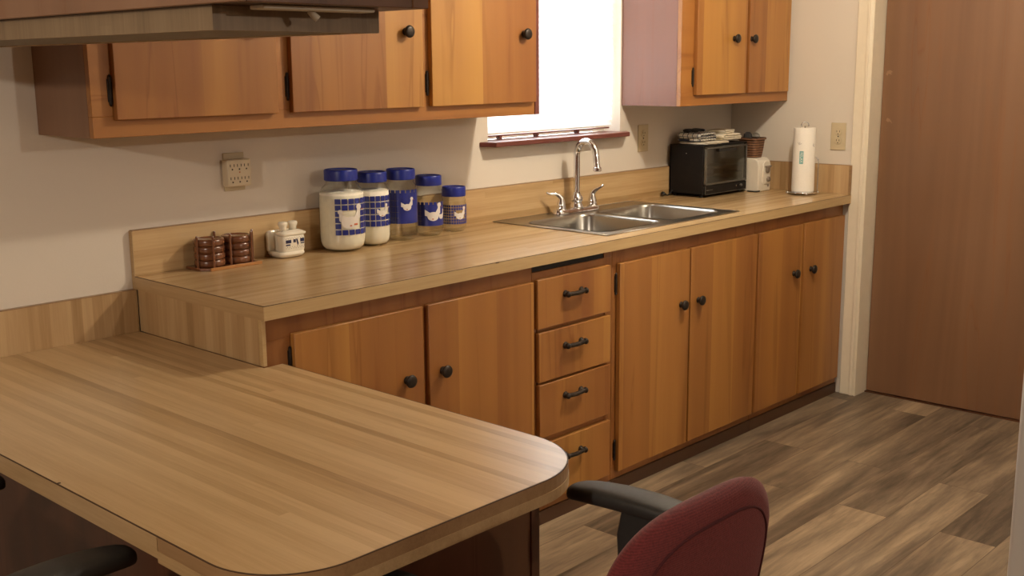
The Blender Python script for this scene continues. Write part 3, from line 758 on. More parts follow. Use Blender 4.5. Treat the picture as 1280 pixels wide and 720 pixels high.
jar(.817, -.085, .0560, .0490, .240, .207, .180, 'slimmer flour-filled glass jar with blue lid, second from left', 0, -45, (9, 18), 5, .064, .166, (38, .114, .040), 'open')
jar(.947, -.080, .0530, .0485, .240, .205, 0, 'tallest empty glass jar with blue lid and solid blue label', 0, -60, (8, 19), 6, .060, .176, (26, .122, .042), 'band')
jar(1.078, -.075, .0480, .0450, .208, .174, 0, 'medium empty glass jar with blue lid and large white goose', 0, -55, (8, 18), 5, .037, .122, (24, .080, .058), 'band')
jar(1.203, -.070, .0440, .0420, .159, .125, 0, 'smallest empty glass jar with blue lid, rightmost of five', 0, -60, (13, 11.5), 7, .028, .097, (34, .064, .042), 'open')

# ------------------------------------------------------------------ sink
sk = thing('kitchen_sink', (1.87, -.295, .914), 'double-bowl stainless steel sink set into the counter', 'sink')
ox0, ox1, oy0, oy1 = 1.450, 2.290, -.566, -.024
b1 = (1.490, 1.853, -.520, -.135); b2 = (1.893, 2.250, -.520, -.135)
def bowl_loft(x0, x1, y0, y1, zr, depth, r=.055, n=8):
    mb = MB(); lv = [(0, zr+.001), (.003, zr-.002), (.006, zr-.010), (.012, zr-depth*.6), (.018, zr-depth+.03), (.028, zr-depth+.010), (.05, zr-depth+.002), (.09, zr-depth)]
    vs = []; fs = []; m = 0
    for i, (ins, z_) in enumerate(lv):
        rr_ = rrect(x0+ins, x1-ins, y0+ins, y1-ins, max(r-ins*.3, .02), n); m = len(rr_); vs += [(a_, b_, z_) for a_, b_ in rr_]
        if i: fs += [((i-1)*m+k, i*m+k, i*m+(k+1) % m, (i-1)*m+(k+1) % m) for k in range(m)]
    fs.append(tuple((len(lv)-1)*m+k for k in range(m)))
    return mb.add(vs, fs)
# rim plate with two holes: fan of quads from hole outlines to cell outlines
def rim(mb, x0, x1, y0, y1, hx0, hx1, hy0, hy1, z0, z1, r, n=8, orad=0):
    inner = rrect(hx0, hx1, hy0, hy1, r, n); m = len(inner); outer = []
    for k, (a_, b_) in enumerate(inner):
        q = k//(n+1)
        f = (k % (n+1))/n
        cx_ = [x1, x0, x0, x1][q]; cy_ = [y1, y1, y0, y0][q]
        # points in each corner block collapse to the outer corner or slide to it
        if q == 0: p = (x1, b_) if f < .5 else (a_, y1)
        elif q == 1: p = (a_, y1) if f < .5 else (x0, b_)
        elif q == 2: p = (x0, b_) if f < .5 else (a_, y0)
        else: p = (a_, y0) if f < .5 else (x1, b_)
        if abs(f-.5) < 1e-6: p = (cx_, cy_)
        outer.append(p)
    vs = [(a_, b_, z1) for a_, b_ in inner]+[(a_, b_, z1) for a_, b_ in outer]+[(a_, b_, z0) for a_, b_ in outer]
    fs = []
    for k in range(m):
        k2 = (k+1) % m; fs += [(k, k2, m+k2, m+k), (m+k, m+k2, 2*m+k2, 2*m+k)]
    mb.add(vs, fs)
zr0, zr1 = .9142, .9172
xm = (b1[1]+b2[0])/2
mb = MB(); rim(mb, ox0, xm, oy0, oy1, *b1, zr0, zr1, .055); rim(mb, xm, ox1, oy0, oy1, *b2, zr0, zr1, .055)
mb.build('rim', 'steel', sk)
path = [(ox0, oy0, zr1), (ox1, oy0, zr1), (ox1, oy1, zr1), (ox0, oy1, zr1), (ox0, oy0, zr1)]
MB().tube([(p[0], p[1], zr1-.0006) for p in path], .0016, 8).build('rolled_edge', 'steel', sk, smooth=True)
for b in (b1, b2):
    bo = bowl_loft(*b, zr1, .165).build('bowl', 'steel', sk, smooth=True)
    cx_, cy_ = (b[0]+b[1])/2, (b[2]+b[3])/2-.02
    MB().lathe([(.044, zr1-.1645), (.044, zr1-.1625), (.038, zr1-.162), (.033, zr1-.164), (.001, zr1-.1645)], (cx_, cy_, 0), 'z', 30).build('drain', 'chrome', bo, smooth=True)

# faucet
fc = thing('faucet', (1.87, -.08, .917), 'chrome gooseneck faucet with two lever handles behind the sink', 'faucet')
fz = .9178
poly = rrect(1.738, 2.000, -.106, -.056, .024, 8)
mb = MB(); vs = []; fs = []; lv = [(0, fz), (.0005, fz+.010), (.004, fz+.016), (.012, fz+.0185)]
for i, (ins, z_) in enumerate(lv):
    rr_ = rrect(1.738+ins, 2.000-ins, -.106+ins, -.056-ins, max(.0245-ins, .004), 8); n = len(rr_); vs += [(a_, b_, z_) for a_, b_ in rr_]
    if i: fs += [((i-1)*n+k, (i-1)*n+(k+1) % n, i*n+(k+1) % n, i*n+k) for k in range(n)]
fs += [tuple(range(n))[::-1], tuple((len(lv)-1)*n+k for k in range(n))]
mb.add(vs, fs).build('deck_plate', 'chrome', fc, smooth=True, bevel=.001)
MB().lathe([(.028, fz+.012), (.027, fz+.020), (.022, fz+.032), (.019, fz+.038), (.024, fz+.043), (.025, fz+.053), (.021, fz+.062), (.016, fz+.069), (.0138, fz+.078)], (1.87, -.081, 0), 'z', 28).build('spout_base', 'chrome', fc, smooth=True)
pts = [(1.87, -.081, fz+.05), (1.87, -.081, 1.13)]
zc_, rr_ = 1.150, .050
for k in range(0, 15):
    a_ = math.radians(180-k*12); pts.append((1.87, -.131-.050*math.cos(a_), zc_+rr_*math.sin(a_)*1.12))
pts = [(1.87, -.081, fz+.05), (1.87, -.080, 1.00), (1.87, -.081, 1.10)]
for k in range(0, 13):
    a_ = math.radians(k*14.2); pts.append((1.87, -.081-.048*(1-math.cos(a_)), 1.147+.056*math.sin(a_)))
pts = [(p[0], p[1], p[2]-.006) if p[2] > 1.05 else p for p in pts]+[(1.87, -.181, 1.114), (1.87, -.184, 1.096)]
MB().tube(pts, [.0135, .0130]+[.0126]*(len(pts)-2), 20, sm=1).build('spout', 'chrome', fc, smooth=True)
MB().lathe([(.0128, 0), (.0160, -.003), (.0160, -.015), (.013, -.017)], (1.87, -.1845, 1.100), 'z', 24).build('aerator', 'chrome', fc, smooth=False, bevel=.001)
for (hx, s) in ((1.775, -1), (1.968, 1)):
    h_ = MB().lathe([(.0225, fz+.010), (.022, fz+.016), (.018, fz+.022), (.0185, fz+.028), (.017, fz+.040), (.0125, fz+.054), (.0105, fz+.064), (.006, fz+.070)], (hx, -.081, 0), 'z', 26).build('handle', 'chrome', fc, smooth=True)
    ex, ey = (-.052, .030) if s < 0 else (.026, -.036)
    MB().tube([(hx, -.081, fz+.058), (hx+ex*.10, -.081+ey*.10, fz+.070), (hx+ex*.40, -.081+ey*.40, fz+.080), (hx+ex*.75, -.081+ey*.75, fz+(.088 if s > 0 else .079)), (hx+ex, -.081+ey, fz+(.100 if s > 0 else .086))],
              [.0110, .0092, .0058, .0044, .0040], 14, sm=2).build('lever', 'chrome', h_, smooth=True)

# ------------------------------------------------------------------ toaster oven
to = thing('toaster_oven', (2.765, -.105, .914), 'black toaster oven with a glass door on the counter right of the sink', 'toaster oven')
tx0, tx1, tyf, tyb, tz0, tz1 = 2.588, 2.938, -.197, -.022, .924, 1.140
mb = MB().box(tx0, tx0+.010, tyf, tyb, tz0, tz1-.004).box(tx1-.010, tx1, tyf, tyb, tz0, tz1-.004).box(tx0, tx1, tyb-.008, tyb, tz0, tz1-.004).box(tx0, tx1, tyf, tyb, tz0, tz0+.008)
mb.build('housing', 'oven_black', to, bevel=.002)
MB().box(tx0-.0015, tx1+.0015, tyf-.004, tyb, tz1-.005, tz1+.002).build('top_cover', 'oven_black', to, bevel=.003)
MB().box(tx0+.010, tx1-.010, tyf+.02, tyb-.008, tz0+.045, tz0+.05).box(tx0+.010, tx0+.013, tyf+.006, tyb-.01, tz0+.05, tz1-.006).box(tx1-.013, tx1-.010, tyf+.006, tyb-.01, tz0+.05, tz1-.006).box(tx0+.013, tx1-.013, tyb-.012, tyb-.0085, tz0+.05, tz1-.006).box(tx0+.013, tx1-.013, tyf+.006, tyb-.012, tz1-.012, tz1-.006).build('oven_cavity', 'oven_inner', to)
mb = MB()
for k in range(9): mb.tube([(tx0+.02+k*.0385, tyf+.012, 1.010), (tx0+.02+k*.0385, tyb-.014, 1.010)], .0013, 6)
mb.tube([(tx0+.014, tyf+.014, 1.010), (tx1-.014, tyf+.014, 1.010)], .0022, 8); mb.tube([(tx0+.014, tyb-.016, 1.010), (tx1-.014, tyb-.016, 1.010)], .0022, 8)
mb.build('wire_rack', 'oven_trim', to)
MB().box(tx0+.018, tx1-.018, tyf+.012, tyb-.016, 1.034, 1.037).box(tx0+.018, tx1-.018, tyf+.012, tyf+.014, 1.034, 1.044).build('baking_tray', 'oven_trim', to)
dz0, dz1 = .968, 1.132
df = MB().box(tx0+.004, tx1-.010, tyf-.012, tyf-.003, dz0, dz0+.008).box(tx0+.004, tx1-.010, tyf-.012, tyf-.003, dz1-.007, dz1).box(tx0+.004, tx0+.012, tyf-.012, tyf-.003, dz0, dz1).box(tx1-.018, tx1-.010, tyf-.012, tyf-.003, dz0, dz1).build('oven_door', 'oven_trim', to, bevel=.001)
MB().box(tx0+.012, tx1-.018, tyf-.009, tyf-.006, dz0+.008, dz1-.007).build('door_glass', 'oven_glass', df)
MB().box(tx0+.10, tx1-.11, tyf-.020, tyf-.010, dz1-.022, dz1-.011).build('door_handle', 'black_plastic', df, bevel=.003)
cp = MB().box(tx0+.004, tx1-.010, tyf-.011, tyf-.0005, tz0+.004, dz0-.003).build('control_panel', 'oven_black', to, bevel=.001)
MB().box(tx0+.004, tx1-.010, tyf-.0125, tyf-.011, tz0+.004, tz0+.0062).box(tx0+.004, tx0+.0062, tyf-.0125, tyf-.011, tz0+.004, dz0-.003).build('panel_trim', 'oven_trim', cp)
MB().box(tx0+.014, tx0+.036, tyf-.0118, tyf-.011, tz0+.021, tz0+.0245).box(tx0+.040, tx0+.064, tyf-.0118, tyf-.011, tz0+.0215, tz0+.0235).build('nameplate_print', 'oven_trim', cp)
MB().lathe([(.0035, -.011), (.0035, -.014), (.002, -.0148)], (tx0+.252, tyf, tz0+.026), 'y', 12).build('indicator_lamp', 'chrome', cp)
MB().lathe([(.006, -.011), (.006, -.018), (.004, -.02)], (tx0+.29, tyf, tz0+.026), 'y', 14).build('control_knob', 'oven_trim', cp)
for fx_ in (tx0+.02, tx1-.02):
    for fy_ in (tyf+.02, tyb-.02): MB().lathe([(.009, .9143), (.009, tz0+.001)], (fx_, fy_, 0), 'z', 14).build('foot', 'black_plastic', to)
MB().lathe([(.0022, 0), (.0022, -.0012)], (tx0, -.11, 1.105), 'x', 8).build('screw', 'chrome', to)
cord = MB().tube([(tx0-.001, -.040, .940), (tx0-.006, -.036, .930), (tx0-.014, -.030, .9185), (2.560, -.030, .9175), (2.545, -.031, .922)], .0028, 8, sm=2).build('power_cord', 'black_plastic', to, smooth=True)
MB().tube([(2.552, -.031, .921), (2.538, -.031, .925), (2.528, -.031, .927), (2.524, -.031, .928)], [.004, .0075, .0105, .0095], 14).build('plug', 'black_plastic', cord, smooth=True)

# cloths on the oven
def folded(name, x0, x1, y0, y1, z0, layers, th, mat, label, cat='cloth', rot=0, jit=.004, seed=1, group=None):
    rnd = random.Random(seed); cx_, cy_ = (x0+x1)/2, (y0+y1)/2
    t = MB(); w = (x1-x0)/2; d_ = (y1-y0)/2
    # serpentine folded strip: centre line in x,z
    line = []; zc__ = th*.5
    ends = []
    for L in range(layers):
        e0, e1 = -w+rnd.uniform(0, jit*2)+th*.5, w-rnd.uniform(0, jit*2)-th*.5
        seq = [e0+(e1-e0)*k/10 for k in range(11)]
        if L % 2: seq = seq[::-1]
        for k, xx in enumerate(seq): line.append((xx, zc__+rnd.uniform(-.0006, .0006)+.0012*math.sin(3*k+L)))
        if L < layers-1:
            s_ = 1 if L % 2 == 0 else -1; xe = seq[-1]
            line.append((xe+s_*th*.42, zc__+th*.5)); zc__ += th
    n = len(line); m = 9; vs = []; fs = []
    h = th*.46
    for k in range(m):
        yy_ = -d_+2*d_*k/(m-1)
        for sgn in (1, -1):
            for i, (xx, z_) in enumerate(line):
                a_ = line[max(i-1, 0)]; b_ = line[min(i+1, n-1)]; tx, tz = b_[0]-a_[0], b_[1]-a_[1]; l = math.hypot(tx, tz) or 1
                edge = 1 if 0 < k < m-1 else .35
                vs.append((xx-tz/l*h*sgn*edge+.0015*math.sin(yy_*60+i*.2), yy_+.002*math.sin(i*1.3), z_+tx/l*h*sgn*edge+.0007*math.sin(yy_*90+i)))
    for k in range(m-1):
        for i in range(n-1):
            A = k*2*n; B = (k+1)*2*n
            fs += [(A+i, A+i+1, B+i+1, B+i), (A+n+i, B+n+i, B+n+i+1, A+n+i+1)]
        for i in (0, n-1): fs.append((k*2*n+i, (k+1)*2*n+i, (k+1)*2*n+n+i, k*2*n+n+i))
    for k in (0, m-1):
        for i in range(n-1): A = k*2*n; fs.append((A+i, A+n+i, A+n+i+1, A+i+1))
    o = t.add(vs, fs).build(name, mat, None, smooth=True)
    o.location = (cx_, cy_, z0+.0012); o.rotation_euler.z = rot
    return meta(o, label, cat, group)
TT = tz1+.002
folded('dish_towel', 2.612, 2.800, -.196, -.05, TT, 2, .0050, 'white_cloth', 'flat white cloth lying directly on the toaster oven under the checked towel', seed=3)
folded('dish_towel', 2.604, 2.752, -.160, -.045, TT+.0115, 3, .0125, 'plaid', 'grey checked folded dish towel on the left of the toaster oven top', seed=4, rot=.05)
folded('dish_towel', 2.760, 2.918, -.190, -.07, TT+.0115, 3, .0090, 'white_cloth', 'thick white folded dish towel on the right of the toaster oven top', seed=5, rot=-.06, jit=.010)
folded('dish_towel', 2.762, 2.880, -.180, -.085, TT+.0400, 2, .0080, 'white_cloth', 'small cream folded cloth topmost on the toaster oven pile', seed=6, rot=.14, jit=.008)
mb = MB().tube([(2.628, -.078, TT+.0555), (2.66, -.07, TT+.0575), (2.69, -.08, TT+.0555), (2.715, -.072, TT+.0575), (2.745, -.08, TT+.056)], [.007, .0085, .0075, .0088, .006], 12, sm=1)
mb.v = [(p[0], -.076+(p[1]+.076)*2.6, p[2]) for p in mb.v]
meta(mb.build('oven_mitt', 'dark_cloth', None, smooth=True), 'crumpled dark grey cloth lying on the grey checked towel', 'cloth')

# ------------------------------------------------------------------ can opener, basket
co = thing('can_opener', (2.975, -.205, .914), 'white upright electric can opener in the right corner of the counter', 'can opener')
cx0, cx1, cyf, cyb, cz1 = 2.942, 3.050, -.262, -.150, 1.066
pr = rrect(0, 1, 0, 1, .1, 2)
poly = [(cyf+.004, .9145), (cyf, .9175), (cyf, cz1-.035), (cyf+.006, cz1-.014), (cyf+.020, cz1-.002), (cyf+.032, cz1), (cyb-.006, cz1), (cyb, cz1-.006), (cyb, .9145)]
MB().prism(poly, cx0, cx1, 'yz').build('body', 'white_plastic', co, bevel=.005, bseg=3)
MB().prism([(2.982, .952), (2.976, .962), (2.976, 1.030), (2.984, 1.046), (2.998, 1.053), (3.020, 1.052), (3.036, 1.042), (3.042, 1.026), (3.042, .945), (2.990, .945)], cyf-.004, cyf+.008, 'xz').build('front_face', 'white_plastic', co, bevel=.003)
MB().box(2.990, 3.040, cyf-.013, cyf-.003, 1.022, 1.030).build('lever', 'grey_plastic', co, bevel=.003)
MB().lathe([(.016, -.003), (.016, -.009), (.012, -.012)], (3.012, cyf, 1.012), 'y', 22).build('cutting_wheel', 'grey_plastic', co, smooth=True)
MB().lathe([(.012, -.003), (.0125, -.008), (.010, -.014), (.006, -.015)], (3.018, cyf, .968), 'y', 20).build('knob', 'grey_plastic', co, smooth=True)
MB().box(3.016, 3.028, cyf-.0048, cyf-.004, .934, .944).build('badge', 'grey_plastic', co)
MB().tube([(cx0+.012, cyf-.001, .9185), (cx0-.008, cyf+.004, .917), (cx0-.011, cyf+.03, .917), (cx0-.006, cyf+.05, .917)], .0035, 8, sm=2).build('power_cord', 'black_plastic', co, smooth=True)
pc = MB().prism([(3.062, .9147), (3.098, .9147), (3.070, 1.012), (3.063, 1.03)], -.232, -.2305, 'xz')
meta(pc.build('paper_sheet', 'paper', None), 'white folded paper sheet standing behind the white can opener', 'paper')

bk = thing('wicker_basket', (3.0, -.20, 1.066), 'small brown wicker basket on top of the white can opener', 'basket')
def tub(x, y, z0, z1, a0, b0, a1, b1, r0, r1, th=.005):
    mb = MB(); lv = [(a0, b0, r0, z0), ((a0+a1)/2+.001, (b0+b1)/2+.001, (r0+r1)/2, (z0+z1)/2), (a1, b1, r1, z1), (a1-th, b1-th, r1-th*.7, z1), (a0-th, b0-th, r0-th*.7, z0+th)]
    vs = []; fs = []
    for i, (a_, b_, r_, z_) in enumerate(lv):
        q = rrect(x-a_, x+a_, y-b_, y+b_, r_, 6); n = len(q); vs += [(p[0], p[1], z_) for p in q]
        if i: fs += [((i-1)*n+k, (i-1)*n+(k+1) % n, i*n+(k+1) % n, i*n+k) for k in range(n)]
    fs += [tuple(range(n))[::-1], tuple((len(lv)-1)*n+k for k in range(n))]
    return mb.add(vs, fs)
bcx, bcy = 2.992, -.193
tub(bcx, bcy, 1.0665, 1.150, .037, .036, .048, .047, .015, .018).build('bowl', 'wicker', bk)
q = rrect(bcx-.049, bcx+.049, bcy-.048, bcy+.048, .018, 6); q.append(q[0])
mb = MB().tube([(p[0], p[1], 1.152) for p in q], .0055, 8)
mb.build('rim', 'wicker', bk, smooth=True)
# contents
o = MB().lathe([(.014, 1.073), (.017, 1.10), (.020, 1.15), (.018, 1.172), (.010, 1.181)], (bcx-.018, bcy+.012, 0), 'z', 20).build('bottle', 'dark_cloth', None, smooth=True)
meta(o, 'dark rounded container standing in the wicker basket', 'container')
mb = MB(); rnd = random.Random(5)
ring_ = []
for i in range(7):
    rr2 = [.004, .014, .018, .020, .022, .018, .004][i]; zz2 = [1.076, 1.080, 1.10, 1.14, 1.158, 1.170, 1.176][i]
    ring_.append([(bcx+.018+rr2*math.cos(2*PI*k/14)*(1+rnd.uniform(-.18, .12)), bcy-.008+rr2*math.sin(2*PI*k/14)*(1+rnd.uniform(-.18, .12)), zz2+rnd.uniform(-.003, .003)) for k in range(14)])
vs = [p for r_ in ring_ for p in r_]; fs = [tuple(range(14))[::-1], tuple(6*14+k for k in range(14))]
for i in range(6): fs += [(i*14+k, i*14+(k+1) % 14, (i+1)*14+(k+1) % 14, (i+1)*14+k) for k in range(14)]
meta(mb.add(vs, fs).build('plastic_bag', 'plastic_film', None), 'crumpled clear plastic bag tucked in the wicker basket', 'bag')

# ------------------------------------------------------------------ paper towel holder and roll
hx_, hy_ = 3.003, -.452
ph = thing('paper_towel_holder', (hx_, hy_, .914), 'chrome wire paper towel stand near the right end of the counter', 'paper towel holder')
mb = MB()
def circ(r, z_, n=36): return [(hx_+r*math.cos(2*PI*k/n), hy_+r*math.sin(2*PI*k/n), z_) for k in range(n+1)]
mb.tube(circ(.0625, .9235), .0036, 8).build('base_ring', 'chrome', ph, smooth=True)
MB().lathe([(.058, .9235), (.058, .9275), (.050, .9295), (.001, .9295)], (hx_, hy_, 0), 'z', 32).build('base_plate', 'chrome', ph, smooth=False)
cs = Vector((.68, -.73)).normalized()
for s_ in (-1, 1):
    MB().lathe([(.001, .9145), (.0055, .9160), (.0075, .921), (.0055, .9265), (.001, .928)], (hx_+cs.x*.068*s_, hy_+cs.y*.068*s_, 0), 'z', 14).build('foot', 'chrome', ph, smooth=True)
for s_ in (-1, 1):
    q = Vector((-cs.y, cs.x)); MB().lathe([(.001, .9145), (.0055, .9160), (.0075, .921), (.0055, .9265), (.001, .928)], (hx_+q.x*.068*s_, hy_+q.y*.068*s_, 0), 'z', 14).build('foot', 'chrome', ph, smooth=True)
MB().tube([(hx_, hy_, .924), (hx_, hy_, 1.216)], .003, 10).build('rod', 'chrome', ph, smooth=True)
lp = [(hx_+cs.x*.016*math.cos(a_), hy_+cs.y*.016*math.cos(a_), 1.219+.014*math.sin(a_)) for a_ in [PI*k/12 for k in range(-2, 15)]]
MB().tube(lp, .0026, 8).build('top_loop', 'chrome', ph, smooth=True)
ax, ay = hx_+cs.x*.066, hy_+cs.y*.066
MB().tube([(ax, ay, .922), (ax, ay, 1.0), (ax, ay, 1.058), (ax-cs.x*.002, ay-cs.y*.002, 1.068), (ax-cs.x*.010, ay-cs.y*.010, 1.076), (ax-cs.x*.020, ay-cs.y*.020, 1.080)], .0022, 8, sm=2).build('side_arm', 'chrome', ph, smooth=True)
MB().lathe([(.001, -.005), (.005, 0), (.001, .005)], (ax-cs.x*.002, ay-cs.y*.002, 1.068), 'z', 12).build('arm_tip', 'chrome', ph, smooth=True)
pr_ = thing('paper_towel_roll', (hx_, hy_, .9305), 'white printed paper towel roll on the chrome stand', 'paper towels')
RP = .0480
MB().lathe([(.019, .9305), (RP+.001, .9305), (RP+.0015, .935), (RP, 1.205), (RP-.001, 1.2085), (.019, 1.2085), (.019, .9305)], (hx_, hy_, 0), 'z', 48, cap=False).build('paper', 'paper', pr_, smooth=True).modifiers.new('e', 'EDGE_SPLIT').split_angle = math.radians(35)
tc_ = Vector((CAM.x-hx_, CAM.y-hy_)).normalized(); rt = Vector((-tc_.y, tc_.x))
def WP(u, z_, off=.001):
    a_ = u/RP; d_ = tc_*math.cos(a_)+rt*math.sin(a_); return (hx_+d_.x*(RP+off), hy_+d_.y*(RP+off), z_)
def text_mesh(body, size):
    cu = bpy.data.curves.new('t', 'FONT'); cu.body = body; cu.size = size; cu.align_x = 'CENTER'; cu.align_y = 'CENTER'; cu.resolution_u = 2
    ob = bpy.data.objects.new('t', cu); COL.objects.link(ob); dg = bpy.context.evaluated_depsgraph_get(); dg.update()
    me = bpy.data.meshes.new_from_object(ob.evaluated_get(dg)); bpy.data.objects.remove(ob); v = [tuple(p.co) for p in me.vertices]; f = [tuple(p.vertices) for p in me.polygons]
    bpy.data.meshes.remove(me); return v, f
mb = MB(); n = 5
vs = []
for k in range(n+1): u_ = -.019+.017*k/n; vs += [WP(u_, 1.052), WP(u_, 1.108)]
mb.add(vs, [(2*k, 2*k+2, 2*k+3, 2*k+1) for k in range(n)]).build('teal_patch', 'teal_print', pr_)
v, f = text_mesh('RELAX', .0155)
MB().add([WP(-.0105+p[1]*1.0, 1.080-p[0]*1.0, .0016) for p in v], f).build('lettering', 'paper', pr_)
def leaf(u0, z0, s_, ang):
    mb = MB()
    for da_ in (-.7, 0, .7):
        a_ = ang+da_; c_, s2_ = math.cos(a_), math.sin(a_)
        pl = [(0, 0), (.35, .13), (.75, .12), (1, 0), (.75, -.12), (.35, -.13)]
        mb.add([WP(u0+(p[0]*c_-p[1]*s2_)*s_, z0+(p[0]*s2_+p[1]*c_)*s_, .0008) for p in pl], [tuple(range(6))])
    return mb.build('leaf_print', 'grey_print', pr_)
leaf(-.024, 1.135, .016, 1.2); leaf(.004, .985, .020, 2.2); leaf(.022, .965, .010, 0); leaf(.040, 1.13, .016, .5)

# ------------------------------------------------------------------ office chairs
def superback(mb, wtop, zc_, ht, hb, yf, yb, scale=1.0, n=3.0, N=64, rings=12, curve=.35):
    def outline(k):
        a_ = 2*PI*k/N; c_, s_ = math.cos(a_), math.sin(a_)
        ex = 2/n
        xx = abs(c_)**ex*(1 if c_ >= 0 else -1); z_ = abs(s_)**ex*(1 if s_ >= 0 else -1)
        z_ = z_*(ht if z_ > 0 else hb); zz_ = zc_+z_
        w = wtop*(1-.30*min(max((zc_+ht*.55-zz_)/.33, 0), 1))
        return xx*w, z_
    rows = []
    for side_ in (1, -1):
        for i in range(rings+1):
            tt = i/rings if side_ == 1 else 1-i/rings
            tt = math.sin(tt*PI/2)
            th = math.sqrt(max(0, 1-tt**5))
            yy_ = (yf if side_ == 1 else yb)*th
            row = []
            for k in range(N):
                xx, z_ = outline(k); xx *= max(tt, .001)*scale; z_ *= max(tt, .001)*scale
                row.append((xx, yy_+curve*xx*xx+(-.10*z_), zc_+z_))
            if side_ == -1 and i == 0: continue
            rows.append(row)
    vs = [p for r_ in rows for p in r_]; fs = [tuple(range(N)), tuple((len(rows)-1)*N+k for k in range(N))[::-1]]
    for i in range(len(rows)-1): fs += [(i*N+k, (i+1)*N+k, (i+1)*N+(k+1) % N, i*N+(k+1) % N) for k in range(N)]
    return mb.add(vs, fs), outline
def make_chair():
    t = bpy.data.objects.new('office_chair', None); COL.objects.link(t)
    B = dict(parent=t, local=True)
    ybk = -.235
    def sh(mb, dx=0, dy=0, dz=0): mb.v = [(a_+dx, b_+dy, c_+dz) for a_, b_, c_ in mb.v]; return mb
    mb, ol = superback(MB(), .225, .665, .195, .215, .040, -.030)
    back = sh(mb, 0, ybk, 0).build('backrest', 'fabric', smooth=True, **B)
    pts_ = []
    for k in range(65):
        xx, z_ = ol(k % 64); xx *= .80; z_ *= .80
        tt = .80
        pts_.append((xx, ybk-.0305*math.sqrt(1-tt**5)+.35*xx*xx-.10*z_-.0002, .665+z_))
    MB().tube(pts_, .0022, 6).build('back_piping', 'fabric_seam', parent=back, local=True, smooth=True)
    # seat
    mb = MB(); rows = []
    lv = [(.90, .425), (.985, .435), (1, .450), (.985, .470), (.90, .482), (.6, .488), (.2, .488)]
    N = 48
    for sc_, z_ in lv:
        r_ = []
        for k in range(N):
            a_ = 2*PI*k/N; c_, s_ = math.cos(a_), math.sin(a_)
            r_.append((.245*sc_*abs(c_)**.62*(1 if c_ > 0 else -1), .02+.235*sc_*abs(s_)**.62*(1 if s_ > 0 else -1), z_))
        rows.append(r_)
    vs = [p for r_ in rows for p in r_]; fs = [tuple(range(N))[::-1], tuple((len(rows)-1)*N+k for k in range(N))]
    for i in range(len(rows)-1): fs += [(i*N+k, i*N+(k+1) % N, (i+1)*N+(k+1) % N, (i+1)*N+k) for k in range(N)]
    mb.add(vs, fs).build('seat', 'fabric', smooth=True, **B)
    MB().prism(rrect(-.19, .19, -.17, .21, .05), .408, .426).build('seat_pan', 'arm_plastic', bevel=.004, **B)
    for s_ in (1, -1):
        # arm pad: tapered, gently drooping at the tip
        pts_ = [(.262, .232, .660), (.264, .215, .6655), (.268, .16, .672), (.272, .08, .676), (.276, 0, .674), (.278, -.06, .668), (.278, -.085, .664)]
        wd = [.020, .031, .038, .041, .041, .034, .018]; ht_ = [.013, .018, .020, .020, .019, .016, .010]
        vs = []; K = 16
        for (px_, py_, pz_), w_, h_ in zip(pts_, wd, ht_):
            for k in range(K):
                a_ = 2*PI*k/K; c_, q_ = math.cos(a_), math.sin(a_)
                vs.append((s_*(px_+w_*abs(c_)**.7*(1 if c_ > 0 else -1)), py_, pz_+h_*abs(q_)**.7*(1 if q_ > 0 else -1)))
        fs = [tuple(range(K))[::-1], tuple((len(pts_)-1)*K+k for k in range(K))]+[(i*K+k, i*K+(k+1) % K, (i+1)*K+(k+1) % K, (i+1)*K+k) for i in range(len(pts_)-1) for k in range(K)]
        pad = MB().add(vs, fs).build('armrest', 'arm_plastic', smooth=True, sub=1, **B)
        poly = [(.105, .662), (.118, .60), (.112, .52), (.09, .45), (.06, .412), (-.02, .412), (.02, .46), (.035, .52), (.02, .60), (-.055, .662)]
        mb = MB().prism(poly, s_*.262, s_*.286, 'yz').box(s_*.17, s_*.27, .0, .07, .408, .420)
        mb.build('arm_support', 'arm_plastic', bevel=.004, **B)
    MB().prism([(-.03, .40), (-.03, .418), (-.20, .418), (-.262, .47), (-.285, .62), (-.300, .62), (-.285, .44), (-.22, .396)], -.03, .03, 'yz').prism(rrect(-.06, .06, .53, .68, .02), -.288, -.262, 'xz').build('back_bracket', 'arm_plastic', bevel=.003, **B)
    MB().lathe([(.028, .10), (.028, .25), (.018, .25), (.018, .405), (.05, .405), (.05, .409)], (0, 0, 0), 'z', 24).build('gas_lift', 'arm_plastic', **B)
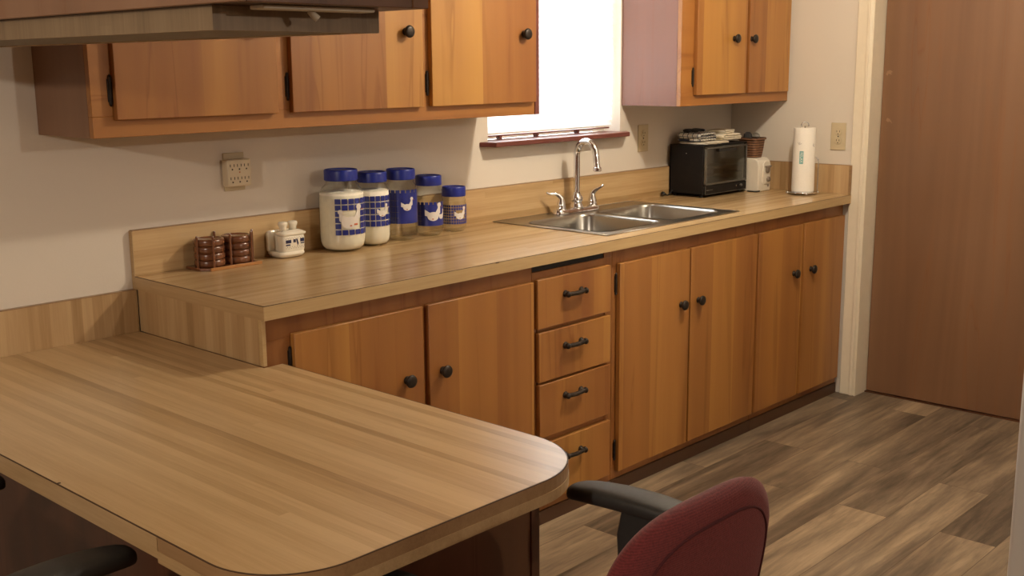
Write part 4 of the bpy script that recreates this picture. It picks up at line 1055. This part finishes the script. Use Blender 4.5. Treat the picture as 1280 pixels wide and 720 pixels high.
    for k in range(5):
        a_ = 2*PI*k/5-.32; c_, s_ = math.cos(a_), math.sin(a_)
        lg = MB().tube([(c_*.02, s_*.02, .125), (c_*.12, s_*.12, .115), (c_*.27, s_*.27, .080)], [.030, .024, .016], 12, sm=1).build('leg', 'arm_plastic', smooth=True, **B)
        MB().lathe([(.001, -.016), (.022, -.015), (.0265, -.010), (.0265, -.003), (.01, -.001), (.01, .001), (.0265, .003), (.0265, .010), (.022, .015), (.001, .016)], (c_*.27, s_*.27, .0268), 'x', 20).tube([(c_*.27, s_*.27, .03), (c_*.27, s_*.27, .082)], .006, 8).build('caster', 'black_plastic', parent=lg, local=True)
    return t
c1 = make_chair(); c1.location = (-.200, -1.795, 0)
meta(c1, 'burgundy fabric office chair with black armrests at the rounded end of the peninsula', 'chair', 'office chairs at the peninsula')
c2 = copy_tree(c1); c2.location = (-.905, -.925, 0); c2.rotation_euler = (0, 0, -PI/2)
meta(c2, 'office chair tucked under the near left side of the peninsula, only black arm ends showing', 'chair', 'office chairs at the peninsula')

# ------------------------------------------------------------------ lamps
def lamp(name, loc, W, col, size, label):
    l = bpy.data.lights.new(name, 'POINT'); l.energy = W; l.color = col; l.shadow_soft_size = size
    o = bpy.data.objects.new(name, l); COL.objects.link(o); o.location = loc; return o
lamp('kitchen_lamp', (1.62, -1.36, 2.30), 68, (1, .87, .70), .045, '')
lamp('dining_lamp', (-3.1, -1.95, 1.98), 94, (1, .88, .75), .045, '')
lamp('living_lamp', (.6, -5.2, 2.05), 80, (1, .88, .75), .05, '')

w = bpy.data.worlds.new('World'); S.world = w; w.use_nodes = True
bg = w.node_tree.nodes['Background']; bg.inputs[0].default_value = (.95, .97, 1, 1); bg.inputs[1].default_value = 8.5

# ------------------------------------------------------------------ camera
cam = bpy.data.cameras.new('camera'); co_ = bpy.data.objects.new('camera', cam); COL.objects.link(co_)
F = Vector((0.71843149, 0.66800724, -0.19396523)); R = Vector((0.67978189, -0.73337239, -0.00784341)); U = Vector((0.1474882, 0.1262191, 0.98097705))
m = Matrix.Identity(4)
for i in range(3): m[i][0] = R[i]; m[i][1] = U[i]; m[i][2] = -F[i]; m[i][3] = CAM[i]
co_.matrix_world = m
cam.sensor_fit = 'HORIZONTAL'; cam.sensor_width = 36; cam.lens = 36*1410.37/1280; cam.clip_start = .05; cam.clip_end = 60
S.camera = co_
vs_ = S.view_settings
vs_.view_transform = 'Standard'; vs_.look = 'None'; vs_.gamma = 1; vs_.use_curve_mapping = False; vs_.exposure = 0.0
